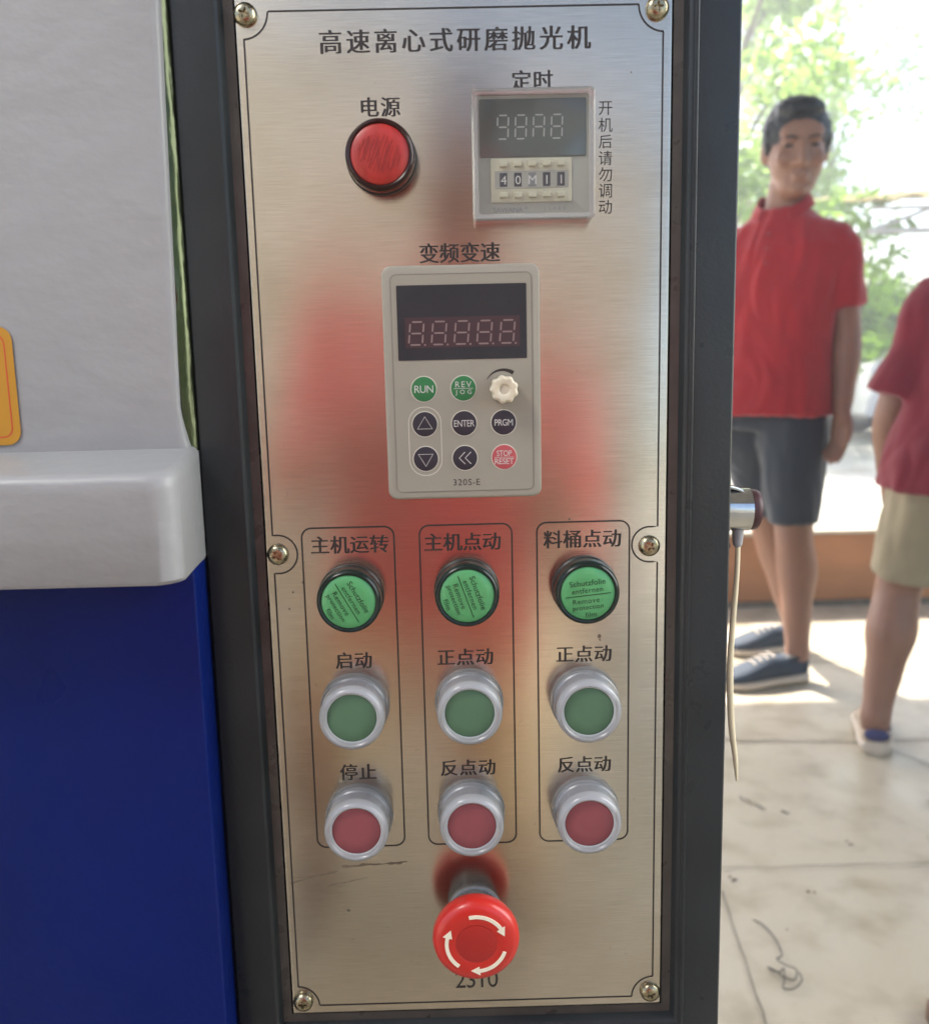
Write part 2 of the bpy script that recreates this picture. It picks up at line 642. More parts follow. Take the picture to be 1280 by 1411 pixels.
M['acrylic'] = clear_plastic('clear_acrylic', gloss=0.05, milky=0.035, rough=0.04)
M['acrylic_edge'] = clear_plastic('clear_acrylic_edge', gloss=0.12, milky=0.32, milk=(0.62, 0.63, 0.66), rough=0.1)
M['chrome'] = mat('chrome', (0.55, 0.55, 0.53), 0.12, metal=1.0, var=0.2, vscale=100)
M['dark_red'] = mat('dark_red_plastic', (0.06, 0.018, 0.022), 0.45)
M['black_rubber'] = mat('black_rubber', (0.02, 0.02, 0.021), 0.5)
M['tie'] = mat('beige_nylon', (0.66, 0.58, 0.40), 0.4)
M['casing'] = mat('casing_paint', (0.04, 0.042, 0.045), 0.45, var=0.2, vscale=6)


# ------------------------------------------------------------------ the place: floor, yard, unseen roof and added wall
def concrete(name, c1, c2, rough0, rough1, scale=1.4):
    m, N, L, P = nt(name)
    tc = N.new('ShaderNodeTexCoord')
    n1 = N.new('ShaderNodeTexNoise'); n1.inputs['Scale'].default_value = scale; n1.inputs['Detail'].default_value = 9; n1.inputs['Roughness'].default_value = .65
    n2 = N.new('ShaderNodeTexNoise'); n2.inputs['Scale'].default_value = scale * 9; n2.inputs['Detail'].default_value = 6
    n3 = N.new('ShaderNodeTexNoise'); n3.inputs['Scale'].default_value = scale * 3.1; n3.inputs['Detail'].default_value = 4
    for n in (n1, n2, n3):
        L.new(tc.outputs['Object'], n.inputs['Vector'])
    cr = N.new('ShaderNodeValToRGB')
    cr.color_ramp.elements[0].position = 0.34; cr.color_ramp.elements[0].color = (*c1, 1)
    cr.color_ramp.elements[1].position = 0.66; cr.color_ramp.elements[1].color = (*c2, 1)
    L.new(n1.outputs['Fac'], cr.inputs[0])
    c3 = N.new('ShaderNodeValToRGB')
    c3.color_ramp.elements[0].position = 0.3; c3.color_ramp.elements[0].color = (.68, .64, .57, 1)
    c3.color_ramp.elements[1].position = 0.52; c3.color_ramp.elements[1].color = (1, 1, 1, 1)
    L.new(n2.outputs['Fac'], c3.inputs[0])
    mx = N.new('ShaderNodeMix'); mx.data_type = 'RGBA'; mx.blend_type = 'MULTIPLY'; mx.inputs['Factor'].default_value = .8
    L.new(cr.outputs[0], mx.inputs['A']); L.new(c3.outputs[0], mx.inputs['B'])
    L.new(mx.outputs['Result'], P.inputs['Base Color'])
    mr = N.new('ShaderNodeMapRange'); mr.inputs['From Min'].default_value = .35; mr.inputs['From Max'].default_value = .65
    mr.inputs['To Min'].default_value = rough0; mr.inputs['To Max'].default_value = rough1
    L.new(n3.outputs['Fac'], mr.inputs['Value']); L.new(mr.outputs[0], P.inputs['Roughness'])
    bp = N.new('ShaderNodeBump'); bp.inputs['Strength'].default_value = .25; bp.inputs['Distance'].default_value = .004
    L.new(n2.outputs['Fac'], bp.inputs['Height']); L.new(bp.outputs[0], P.inputs['Normal'])
    return m


def struct(name, g, m, smooth=None, kind='structure'):
    o = part(name, g, m, None, smooth=smooth)
    o['kind'] = kind
    return o


M['floor'] = concrete('workshop_concrete', (0.47, 0.405, 0.30), (0.51, 0.45, 0.345), 0.28, 0.55, 1.1)
M['yard'] = concrete('yard_ground', (0.40, 0.38, 0.32), (0.52, 0.50, 0.44), 0.7, 0.9, .35)
M['joint'] = mat('joint_dirt', (0.21, 0.18, 0.14), 0.9, var=0.5, vscale=30)
M['plank'] = mat('brown_plank', (0.44, 0.185, 0.07), 0.5, var=0.5, vscale=5, stretch=(.35, 1, 1), bump=0.3, bscale=40)
M['roof'] = mat('roof_sheet', (0.25, 0.25, 0.26), 0.6, var=0.2, vscale=2)
M['added_wall'] = mat('added_wall_plaster', (0.20, 0.19, 0.175), 0.8, var=0.15, vscale=2)

g = G(); g.box(-160, 160, 3.25, 260, -0.3, -0.004)
struct('ground', g, M['yard'])
g = G(); g.box(-160, 160, -60, 3.25, -0.3, 0.0)
struct('floor', g, M['floor'])
g = G()
out_ = [(-3.4, -2.6), (3.0, -2.6), (3.0, 4.4), (-3.4, 4.4)]
light_slot = [(-1.25, -1.15), (-.25, -1.15), (-.62, .25), (-.98, .25)]        # opening added so sky brightens the ledge and sun lands behind
g.rings([[(x, y, z) for x, y in q] for q, z in ((out_, 3.3), (out_, 3.33), (light_slot, 3.33), (light_slot, 3.3), (out_, 3.3))], False, False)
struct('unseen_roof', g, M['roof'])  # out of view, sized to cast shade on the panel and near floor
g = G(); g.box(-3.4, 1.6, -4.7, -4.6, 0.004, 3.29)
struct('added_back_wall', g, M['added_wall'])  # added wall out of view, shaping what the steel reflects

# joints between the floor slabs
g = G()


def floor_strip(g, pts, w, z=0.004):
    n = len(pts)
    vs = []
    for i, p in enumerate(pts):
        a = Vector(pts[max(i - 1, 0)]); b = Vector(pts[min(i + 1, n - 1)])
        d = (b - a).normalized(); nn = Vector((-d.y, d.x))
        ww = w * random.uniform(.6, 1.25)
        q = Vector(p)
        vs += [(*(q + nn * ww / 2), z), (*(q - nn * ww / 2), z)]
    g.add(vs, [(2 * i, 2 * i + 1, 2 * i + 3, 2 * i + 2) for i in range(n - 1)])


def wob_line(a, b, n, amp):
    return [(a[0] + (b[0] - a[0]) * i / n + random.uniform(-amp, amp), a[1] + (b[1] - a[1]) * i / n + random.uniform(-amp, amp)) for i in range(n + 1)]


floor_strip(g, wob_line((-.5, 1.262), (2.2, 1.25), 60, .0022), .0028)
floor_strip(g, wob_line((0.3, 1.90), (1.0, 1.83), 18, .006), .006)
floor_strip(g, wob_line((1.0, 1.83), (2.2, 1.85), 18, .004), .005)
floor_strip(g, wob_line((0.3, 2.47), (2.4, 2.44), 30, .005), .007)
struct('floor_joint', g, M['joint'])
g = G()
floor_strip(g, wob_line((0.478, 1.18), (0.44, .78), 16, .0015), .003)
floor_strip(g, wob_line((1.05, 1.82), (1.20, 1.52), 12, .004), .0035)
struct('floor_joint', g, M['joint'])


# ------------------------------------------------------------------ the machine
ORG = Vector((-0.32, 0.35, 0.0))
machine = root('polishing_machine', ORG, 'white and blue polishing machine with steel control panel in a black frame', 'machine')
PZ = 1.0                                        # panel coordinates: x right, z up, in mm from the camera's height


def mpart(name, g, m, parent=None, smooth=35, label=None):
    """g in world metres"""
    return part(name, shifted(g, ORG) if parent is None else shifted(g, ORG), m, parent or machine, smooth=smooth, label=label)


PANEL = Vector((0, 0, 1.0))
# steel sheet: its own origin on its face, so children are written in panel millimetres
g = G()
g.plate(-.0883, .0975, -.3272, .1508, .001, -.0015, 0.0, .0004, 3)
me = mesh_of('control_panel', g, M['steel'], 35)
uv = me.uv_layers.new(name='UVMap')
for lp in me.loops:
    co = me.vertices[lp.vertex_index].co
    uv.data[lp.index].uv = (co.x, co.z)
panel = link('control_panel', me, machine, PANEL - ORG)


def on_panel(name, g, m, x=0, z=0, y=0, smooth=35, label=None):
    """a machine part standing on the panel at (x, z) mm"""
    return part(name, g, m, machine, PANEL - ORG + Vector((x * .001, -y * .001, z * .001)), smooth, label)


mm = .001


def P2(pts):
    return [(p[0] * mm, p[1] * mm) for p in pts]


def arc(cx, cz, r, a0, a1, n=10):
    return [(cx + r * cos(radians(a0 + (a1 - a0) * k / n)), cz + r * sin(radians(a0 + (a1 - a0) * k / n))) for k in range(n + 1)]


# border line with a notch round each screw
bl, br, bt, bb = -85.0, 93.6, 145.2, -323.0
pts = []
pts += arc(bl - .5, bt - .0, 11.0, -88, -2, 9)
pts += [(bl + 11, bt)] if False else []
top = [(bl + 11, bt), (br - 10.5, bt)]
pts += top
pts += arc(br + .5, bt, 11.0, 182, 268, 9)
pts += [(br, bt - 11)]
pts += [(br, -80.8)] + arc(90.0, -89.3, 8.4, 82, 278, 14) + [(br, -97.8)]
pts += [(br, bb + 11)]
pts += arc(br + .5, bb, 11.0, 92, 178, 9)
pts += [(br - 10.5, bb), (bl + 10.7, bb)]
pts += arc(bl - .5, bb, 10.7, 2, 88, 9)
pts += [(bl, bb + 10.7)]
pts += [(bl, -98.7)] + arc(-83.0, -89.8, 9.1, -98, 98, 14) + [(bl, -80.8), (bl, bt - 11)]
g = G(); g.stroke(P2(pts), .00075, .00004, closed=True)
part('border_line', g, M['ink'], panel)
for x0, x1 in ((-71.6, -28.9), (-17.1, 25.8), (37.4, 80.5)):
    g = G(); g.stroke(P2(rrect2(x0, x1, -237.0, -77.8, 4.5)), .00075, .00004, closed=True)
    part('outline_box', g, M['ink'], panel)

CH = .028
T = [('高速离心式研磨抛光机', 4.8, 132.6, 115.4, 9.6, .03), ('电源', -28.0, 106.0, 16.6, 8.0, CH), ('定时', 37.4, 115.6, 17.4, 8.2, CH),
     ('变频变速', 4.6, 44.4, 35.3, 8.4, CH), ('主机运转', -49.5, -85.9, 35.6, 8.3, CH), ('主机点动', 2.8, -85.9, 35.2, 8.3, CH),
     ('料桶点动', 58.5, -85.9, 35.8, 8.3, CH), ('启动', -50.0, -141.9, 16.8, 8.0, CH), ('正点动', 2.9, -141.6, 26.0, 8.0, CH),
     ('正点动', 59.2, -141.6, 25.9, 8.0, CH), ('停止', -50.2, -198.2, 17.2, 8.1, CH), ('反点动', 3.0, -197.4, 26.0, 8.0, CH),
     ('反点动', 59.3, -197.3, 25.4, 8.0, CH)]
for body, cx, cz, w, h, b in T:
    text(body, cx, cz, w, h, .06, M['ink'], panel, bold=b)
text('2310', 4.8, -311.0, 21.5, 9.2, .06, M['ink'], panel, bold=0.0)
for k, ch in enumerate('开机后请勿调动'):
    text(ch, 69.0, 103.6 - k * 6.85, None, 5.9 if ch not in '开后' else 5.6, .06, M['ink'], panel)

# scuffs on the sheet
M['scuff'] = mat('scuff_dirt', (0.16, 0.12, 0.08), 0.7, var=0.4, vscale=300)
g = G()
for a, b, n, w in (((-86, -255.5), (-62, -249.5), 12, .9), ((-60, -247.5), (-28, -246), 16, 1.7), ((-68, -258), (-48, -253.5), 10, .7), ((-86, -253), (-70, -251.5), 8, .3)):
    g = G()
    pp = wob_line(a, b, n, .25)
    g.stroke(P2(pp), [w * mm * random.uniform(.15, 1.0) for _ in pp], .00003, t=.00001)
    part('scuff_mark', g, M['scuff'], panel)
for _ in range(34):
    x, z = random.uniform(-80, 90), random.uniform(-310, 138)
    pp = wob_line((x, z), (x + random.uniform(-2, 2), z + random.uniform(-2.5, 2.5)), 3, .2)
    g = G()
    g.stroke(P2(pp), .00012, .00003, t=.00001)
    part('scratch', g, M['scuff'], panel)
for x, z, r in ((66.5, -133.2, 1.0), (66.8, -135, .6), (52.5, -76.5, .7), (-72, -103.5, .7), (-77, -108, .5), (-79, -116, .45), (80, 118, .4), (-58, -271, .8)):
    g = G()
    g.poly([(x * mm + r * mm * cos(a) * random.uniform(.6, 1.1), z * mm + r * mm * sin(a) * random.uniform(.6, 1.3)) for a in [k * pi / 4 for k in range(8)]], .00003, .00005)
    part('dirt_spot', g, M['scuff'], panel)

# cross-head screws
def screw_geo():
    g = G()
    prof = [(4.9, 0), (5.0, .5), (4.6, 1.6), (3.6, 2.5), (2.3, 3.0)]
    seg = 32
    rs = [[(r * mm * cos(2 * pi * k / seg), -h * mm, r * mm * sin(2 * pi * k / seg)) for k in range(seg)] for r, h in prof]
    # cross recess: ring that alternates, then sinks
    def cross(sc, h):
        out = []
        for k in range(seg):
            a = 2 * pi * k / seg
            c = abs(cos(2 * a))
            r = (0.75 + 1.55 * c ** 3) * sc
            out.append((r * mm * cos(a), -h * mm, r * mm * sin(a)))
        return out
    rs += [cross(1.0, 2.95), cross(.8, 1.4)]
    g.rings(rs)
    return g


sg = screw_geo()
sm = mesh_of('screw', sg, M['screw'], 40)
for k, (x, z) in enumerate(((-84.0, 144.0), (91.0, 143.4), (-83.0, -89.8), (89.8, -90.0), (-82.9, -320.5), (92.4, -320.6))):
    s = link('screw', sm, panel, (x * mm, 0, z * mm))
    s.rotation_euler = (0, .4 + k * 1.1, 0)

# black frame: a mitred picture-frame profile round the sheet
X0, X1, Z0, Z1 = -.0883, .0975, -.3272, .1508
g = G()
prof = [(.0008, .004), (.0008, .0008), (.0050, .0005)]
def frame_ring(ol, orr, ot, ob, y):
    x0, x1, z0, z1 = X0 - ol, X1 + orr, Z0 - ob, Z1 + ot
    return [(x0, y, 1 + z0), (x1, y, 1 + z0), (x1, y, 1 + z1), (x0, y, 1 + z1)]
g.rings([frame_ring(o, o, o, o, y) for o, y in prof], False, False)
lipg = g
mpart('frame_lip', lipg, M['lip'], smooth=20)
g = G()
fr = [(.0050, .0005), (.0060, -.0022), (.0066, -.0033), (.0078, -.0040)]
rings = [frame_ring(o, o, o, o, y) for o, y in fr]
for i, y in ((.0022, -.0040), (.0011, -.0037), (.0003, -.0029), (0.0, -.0018), (0.0, .045)):
    rings.append(frame_ring(.0270 - i, .0292 - i, .26 - i, .30 - i, y))
g.rings(rings, False, False)
frame = mpart('frame', g, M['frame'], smooth=28)
# ridge pressed into the right stile
g = G()
g.tube([(.1072, -.0040, 1 - .60), (.1072, -.0040, 1.39)], [(.0011, .0007)] * 2, seg=10, sub=1, ref=Vector((1, 0, 0)), round_ends=False)
mpart('frame_bead', g, M['frame'], smooth=60)

# casing behind
g = G(); g.box(-.80, .119, .0452, .72, .05, 1.52, .006)
mpart('casing', g, M['casing'], smooth=30)

# white upper housing: right edge a little wavy, rounded over
def housing():
    g = G()
    zs = [.42, .30, .22, .15, .11, .08, .05, .02, -.005, -.02, -.03, -.036, -.0405]
    def edge(z):
        base = -.1174 - .0032 * min(max((.15 - z) / .165, 0), 1)
        if z < -.02:
            base += .0035 * ((-.02 - z) / .021) ** 1.6
        return base + .00022 * noise.noise(Vector((0, 0, z * 130)))
    prof = [(0, .03), (0, -.0070), (.0006, -.0089), (.0018, -.0099), (.004, -.0102)]   # inset, y
    rs = []
    for i, y in prof:
        rs.append([(edge(z) - i, y, 1 + z) for z in zs])
    n = 24
    for k in range(1, n + 1):
        rs.append([(edge(z) - .004 + (-.80 + .124) * k / n, -.0102 - .0005 * sin(k * .6), 1 + z) for z in zs])
    vs = [p for r in rs for p in r]
    m_ = len(zs)
    fs = []
    for i in range(len(rs) - 1):
        for j in range(m_ - 1):
            fs.append((i * m_ + j, (i + 1) * m_ + j, (i + 1) * m_ + j + 1, i * m_ + j + 1))
    g.add(vs, fs)
    return g


house = mpart('upper_housing', housing(), M['white'], smooth=60)
# glossy strip between housing and frame
g = G()
zs = [.42 - .46 * k / 60 for k in range(61)]
rs = []
for j, (x, y) in enumerate(((-.1212, -.0068), (-.1204, -.0076), (-.1180, -.0058), (-.1154, -.0036), (-.1150, -.0012))):
    rs.append([(x + .0002 * noise.noise(Vector((j * 3.1, 1, z * 60))), y + .00035 * noise.noise(Vector((j * 1.3, 5, z * 45))), 1 + z) for z in zs])
m_ = len(zs)
g.add([p for r in rs for p in r], [(i * m_ + j, (i + 1) * m_ + j, (i + 1) * m_ + j + 1, i * m_ + j + 1) for i in range(len(rs) - 1) for j in range(m_ - 1)])
mpart('edge_strip', g, M['trim'], smooth=60)

# amber sticker on the housing
stick = part('warning_sticker', (lambda g: (g.plate(-.285, -.1908, -.035, .0165, .006, .0112, .0115, 0, 6), g)[1])(G()), M['amber'], house, PANEL - ORG)
g = G(); g.stroke(rrect2(-.281, -.1942, -.0315, .013, .004), .0006, .01152, closed=True)
part('sticker_border', g, M['red_line'], stick) if False else part('sticker_border', g, M['red_line'], house, PANEL - ORG)

# moulded ledge
def ledge():
    g = G()
    def ring(i, z, slope=False):
        x1, y1 = -.1125 - i, -.0555 + i
        pts = []
        r = .011
        ring = [(-.80, .012), (-.80, y1)]
        ring += [(x1 - r + r * cos(a), y1 + r + r * sin(a)) for a in [radians(-90 + 90 * k / 8) for k in range(9)]]
        ring += [(-.1152, -.012), (-.1158, .012)] if i < .001 else [(-.1152 - i * .6, -.012), (-.1158 - i * .6, .012)]
        # extra points along the front for gentle waviness
        out = []
        for k, p in enumerate(ring):
            out.append(p)
        res = []
        for (x, y) in out:
            zz = z + ((y + .0555) / .045 * .0062 if slope else 0)
            res.append((x, y, 1 + zz))
        return res
    rs = [ring(.0035, -.0905), ring(.0012, -.0902), ring(.0, -.0885), ring(.0004, -.0520, True), ring(.0006, -.0480, True), ring(.0014, -.0462, True), ring(.0030, -.0450, True), ring(.0052, -.0446, True)]
    g.rings(rs)
    return g


mpart('moulded_ledge', ledge(), M['white'], smooth=40)
# blue cabinet
g = G(); g.box(-.80, -.1163, -.0212, .03, .02, 1 - .0895, .0012)
mpart('lower_cabinet', g, M['blue'], smooth=30)


# ---- indicator lamps
def indicator(x, z, lens, bez, lab):
    g = G()
    g.lathe([(14.9 * mm, 0), (15.3 * mm, .4 * mm), (15.3 * mm, 2.6 * mm), (14.6 * mm, 3.2 * mm), (14.3 * mm, 3.6 * mm)], 64)
    b = on_panel('indicator_lamp', g, M['bezel_base'], x, z, 0, label=lab)
    g = G()
    g.lathe([(14.3 * mm, 3.4 * mm), (14.8 * mm, 4.0 * mm), (14.9 * mm, 9.5 * mm), (14.7 * mm, 11.2 * mm), (14.1 * mm, 12.4 * mm), (13.4 * mm, 12.8 * mm), (12.7 * mm, 12.5 * mm), (12.3 * mm, 11.6 * mm)], 64, cap1=False)
    part('bezel', g, bez, b)
    g = G()
    g.lathe([(12.5 * mm, 10.5 * mm), (12.4 * mm, 11.9 * mm), (11.9 * mm, 12.3 * mm), (8 * mm, 12.7 * mm), (3 * mm, 12.9 * mm)], 64)
    l = part('lens', g, lens, b)
    return b


pl = indicator(-28.3, 84.2, M['red_lens'], M['bezel_red'], 'red power indicator lamp with a scratched lens, above the keypad')
g = G()
for k in range(15):
    u = -9 + k * 1.25 + random.uniform(-.3, .3)
    hl = math.sqrt(max(81 - u * u, 1)) * random.uniform(.5, .95)
    d = Vector((.32, .95)); n_ = Vector((.95, -.32))
    c = n_ * u
    pp = [tuple(c + d * (hl * t) + n_ * random.uniform(-.25, .25)) for t in (-1, -.5, 0, .5, 1)]
    g.stroke(P2(pp), [.0005 * random.uniform(.3, 1) for _ in pp], .01298, t=.00002)
part('scratch', g, M['scrape'], pl)

for x, zl, rot, lab in ((-49.8, -110.2, -61, 'green indicator lamp under the leftmost title, film text running steeply downwards'),
                    (4.3, -108.8, -71, 'green indicator lamp of the middle column, film text running almost straight down'),
                    (59.4, -109.0, 5.5, 'green indicator lamp of the right column, film text nearly level')):
    b = indicator(x, zl, M['green_lens'], M['bezel'], lab)
    ra = radians(rot)
    for body, v, w, h, u in (('Schutzfolie', 5.2, 16.4, 2.6, 0.2), ('entfernen', 1.7, 14.2, 2.4, -.2), ('Remove', -3.2, 12.2, 2.4, -1.2), ('protection', -6.6, 14.2, 2.8, -.6), ('film', -9.9, 5.2, 2.4, .4)):
        cx = u * cos(ra) - v * sin(ra)
        cz = u * sin(ra) + v * cos(ra)
        text(body, cx, cz, w, h, 13.02, M['film_ink'], b, rot=ra)
    g = G()
    e = Vector((cos(ra), sin(ra))); nn = Vector((-sin(ra), cos(ra)))
    a_, b_ = e * -10.6 + nn * -.7, e * 10.4 + nn * -.7
    g.stroke(P2([tuple(a_), tuple(b_)]), .00035, .0130, t=.00003)
    part('film_line', g, M['film_ink'], b)


# ---- push buttons under milky silicone boots
def push_button_geo():
    boot = G()
    boot.lathe([(16.4 * mm, 0), (16.4 * mm, 1.6 * mm), (15.9 * mm, 2.2 * mm), (15.7 * mm, 5.0 * mm), (16.0 * mm, 5.4 * mm), (15.9 * mm, 6.6 * mm), (15.3 * mm, 7.2 * mm), (15.1 * mm, 13.5 * mm)], 72, cap0=False, cap1=False)
    rim = G()
    rim.lathe([(15.1 * mm, 13.5 * mm), (15.2 * mm, 15.6 * mm), (14.8 * mm, 17.2 * mm), (14.0 * mm, 18.2 * mm), (13.1 * mm, 18.4 * mm), (12.4 * mm, 18.0 * mm), (12.1 * mm, 17.2 * mm), (11.9 * mm, 16.7 * mm)], 72, cap0=False, cap1=False)
    body = G()
    body.lathe([(14.6 * mm, .2 * mm), (14.6 * mm, 3 * mm), (13.6 * mm, 3.6 * mm), (13.4 * mm, 9 * mm), (13.0 * mm, 9.6 * mm), (12.9 * mm, 14.2 * mm), (12.3 * mm, 15.0 * mm), (11.5 * mm, 14.9 * mm)], 64)
    ring = G()
    ring.lathe([(11.6 * mm, 14.8 * mm), (12.35 * mm, 15.1 * mm), (12.45 * mm, 16.0 * mm), (12.1 * mm, 16.5 * mm), (11.6 * mm, 16.4 * mm), (11.5 * mm, 15.9 * mm)], 64, cap0=False, cap1=False)
    cap = G()
    cap.lathe([(11.5 * mm, 14.9 * mm), (11.45 * mm, 15.8 * mm), (11.1 * mm, 16.1 * mm), (6 * mm, 16.25 * mm), (2 * mm, 16.3 * mm)], 64)
    return boot, rim, body, ring, cap


gs = push_button_geo()
PBM = [mesh_of(n, g_, m_, 40) for n, g_, m_ in zip(('boot', 'boot_rim', 'button_body', 'cap_ring'), gs, (M['boot'], M['boot_rim'], M['button_body'], M['cap_ring']))]
CAPM = {c: mesh_of('button_cap', gs[4], M[c], 40) for c in ('green_cap', 'red_cap')}
for x, z, c, lab in ((-50.2, -164.4, 'green_cap', 'green start push button under the leftmost green lamp'),
                     (4.2, -163.6, 'green_cap', 'green jog push button under the middle green lamp'),
                     (59.3, -164.2, 'green_cap', 'green jog push button under the right green lamp'),
                     (-50.4, -220.4, 'red_cap', 'red stop push button at the foot of the left column'),
                     (4.0, -219.5, 'red_cap', 'red jog push button just above the emergency stop'),
                     (59.5, -219.8, 'red_cap', 'red jog push button at the foot of the right column')):
    b = link('push_button', PBM[2], machine, PANEL - ORG + Vector((x * mm, 0, z * mm)), lab)
    link('boot', PBM[0], b)
    link('boot_rim', PBM[1], b)
    link('cap_ring', PBM[3], b)
    link('button_cap', CAPM[c], b)

# ---- emergency stop
g = G()
nrib = 84
g.lathe([(13.6 * mm, 0), (13.6 * mm, 1.2 * mm), (12.6 * mm, 1.8 * mm), (12.6 * mm, 8.5 * mm), (11.8 * mm, 9.2 * mm)], nrib * 4, wob=lambda a, h: (.00022 * (1 if sin(nrib * a) > 0 else -1)) if .0015 < h < .009 else 0)
es = on_panel('emergency_stop_button', g, M['collar'], 4.7, -273.2, smooth=50)
g = G()
g.lathe([(11.4 * mm, 9 * mm), (11.9 * mm, 9.8 * mm), (11.9 * mm, 12 * mm), (11 * mm, 15 * mm)], 64)
part('collar_ring', g, M['collar'], es)
g = G()
g.lathe([(10.5 * mm, 13.4 * mm), (13 * mm, 13.8 * mm), (17 * mm, 14.8 * mm), (19.6 * mm, 16.6 * mm), (20.5 * mm, 19.2 * mm), (20.6 * mm, 21.8 * mm), (20.0 * mm, 24.2 * mm), (18.6 * mm, 25.9 * mm), (16.6 * mm, 26.8 * mm),
         (13 * mm, 27.1 * mm), (9.9 * mm, 27.2 * mm), (9.6 * mm, 27.05 * mm), (9.5 * mm, 26.9 * mm)], 96)
head = part('mushroom_head', g, M['stop_red'], es)
g = G()
g.lathe([(9.45 * mm, 26.6 * mm), (9.4 * mm, 27.15 * mm), (9.0 * mm, 27.3 * mm), (4 * mm, 27.35 * mm)], 64)
part('centre_disc', g, M['stop_disc'], es)
for a0, a1 in ((103, 20), (-18, -97), (-127, -208)):
    g = G()
    r = 13.9
    hw = .85
    n = 16
    end = a1 + 13
    out = [((r + hw) * cos(radians(a0 + (end - a0) * k / n)), (r + hw) * sin(radians(a0 + (end - a0) * k / n))) for k in range(n + 1)]
    inn = [((r - hw) * cos(radians(a0 + (end - a0) * k / n)), (r - hw) * sin(radians(a0 + (end - a0) * k / n))) for k in range(n, -1, -1)]
    e = radians(end)
    headp = [((r + 2.2) * cos(e), (r + 2.2) * sin(e)), (r * cos(radians(a1 - 4)), r * sin(radians(a1 - 4))), ((r - 2.2) * cos(e), (r - 2.2) * sin(e))]
    g.poly(P2(out + headp + inn), .0270, .02745)
    part('arrow', g, M['cream'], es, smooth=None)

# ---- digital timer in its clear cover
tx0, tx1, tz0, tz1 = 12.2, 61.6, 58.0, 108.6
g = G(); g.plate(tx0 * mm, tx1 * mm, tz0 * mm, tz1 * mm, .0012, 0, .0048, .0005, 4)
tm = on_panel('timer', g, M['timer'])
g = G(); g.plate(14.2 * mm, 60.0 * mm, 83.2 * mm, 106.9 * mm, .0006, .0046, .0054, .0002, 3)
win = part('timer_window', g, M['timer_glass'], tm)
SEG = {'a': ((.12, 1), (.88, 1)), 'b': ((1, .93), (1, .55)), 'c': ((1, .45), (1, .07)), 'd': ((.12, 0), (.88, 0)), 'e': ((0, .07), (0, .45)), 'f': ((0, .55), (0, .93)), 'g': ((.12, .5), (.88, .5))}


def seven(g, x, z, w, h, sw, height, slant=.1, segs='abcdefg'):
    for s in segs:
        (u0, v0), (u1, v1) = SEG[s]
        a = Vector((x + u0 * w + slant * h * v0, z + v0 * h)); b = Vector((x + u1 * w + slant * h * v1, z + v1 * h))
        d = (b - a).normalized()
        pp = [a, a + d * sw * .5, b - d * sw * .5, b]
        g.stroke([(p.x * mm, p.y * mm) for p in pp], [sw * .25 * mm, sw * mm, sw * mm, sw * .25 * mm], height * mm, t=.00002)


for k, s in enumerate(('abcdfg', 'abcdefg', 'abcefg', 'abcdefg')):
    g = G(); seven(g, 21.7 + k * 7.7, 90.6, 4.6, 9.6, .62, 5.44, .04, s)
    part('digit', g, M['segment_grey'], tm, smooth=None)
g = G(); g.plate(18.7 * mm, 53.6 * mm, 64.4 * mm, 82.7 * mm, .0006, .0046, .0056, .0004, 3)
part('switch_block', g, M['timer_block'], tm)
g = G(); g.plate(20.4 * mm, 52.2 * mm, 70.2 * mm, 77.4 * mm, .0003, .0056, .0058, 0, 2)
part('switch_recess', g, M['timer'], tm)
for k, ch in enumerate('40M11'):
    cx = 24.1 + k * 6.2
    g = G(); g.plate((cx - 1.6) * mm, (cx + 1.6) * mm, 70.9 * mm, 76.6 * mm, .0002, .0058, .0060, 0, 2)
    part('thumbwheel', g, M['key_black'] if ch != 'M' else M['collar'], tm)
    text(ch, cx + .1, 73.6, None, 3.6, 6.04, M['key_text'], tm, bold=0.0)
    for zc in (80.2, 67.3):
        g = G(); g.plate((cx - 1.7) * mm, (cx + 1.7) * mm, (zc - 1.1) * mm, (zc + 1.1) * mm, .0003, .0056, .0074, .0004, 3)
        part('switch_tab', g, M['timer_block'], tm)
text('SAWANA', 26.0, 61.4, 12.8, 2.2, 4.86, M['collar'], tm, bold=.02)
text('®', 33.8, 62.2, None, 1.3, 4.86, M['collar'], tm)
text('JS48S', 46.2, 61.5, 9.2, 2.0, 4.86, M['collar'], tm)
g = G()
g.stroke(P2([(19.6, 59.7), (32.6, 59.7)]), .0003, .00484); g.stroke(P2([(41.6, 59.7), (51.0, 59.7)]), .0003, .00484)
part('underline', g, M['timer_block'], tm)
# cover: thick-edged clear box
g = G()
co = rrect
ox0, ox1, oz0, oz1 = 10.7 * mm, 63.0 * mm, 56.4 * mm, 110.2 * mm
t_ = .0013
g.rings([rrect(ox0, ox1, oz0, oz1, .002, -.0002), rrect(ox0, ox1, oz0, oz1, .002, -.0098), rrect(ox0 + .0006, ox1 - .0006, oz0 + .0006, oz1 - .0006, .0018, -.0106),
         rrect(ox0 + t_ + .0012, ox1 - t_ - .0012, oz0 + t_ + .0012, oz1 - t_ - .0012, .0012, -.0106)], False, False)
cov = part('clear_cover', g, M['acrylic_edge'], tm)
g = G()
g.rings([rrect(ox0 + t_ + .0012, ox1 - t_ - .0012, oz0 + t_ + .0012, oz1 - t_ - .0012, .0012, -.0106)], False, True)
part('cover_pane', g, M['acrylic'], tm)

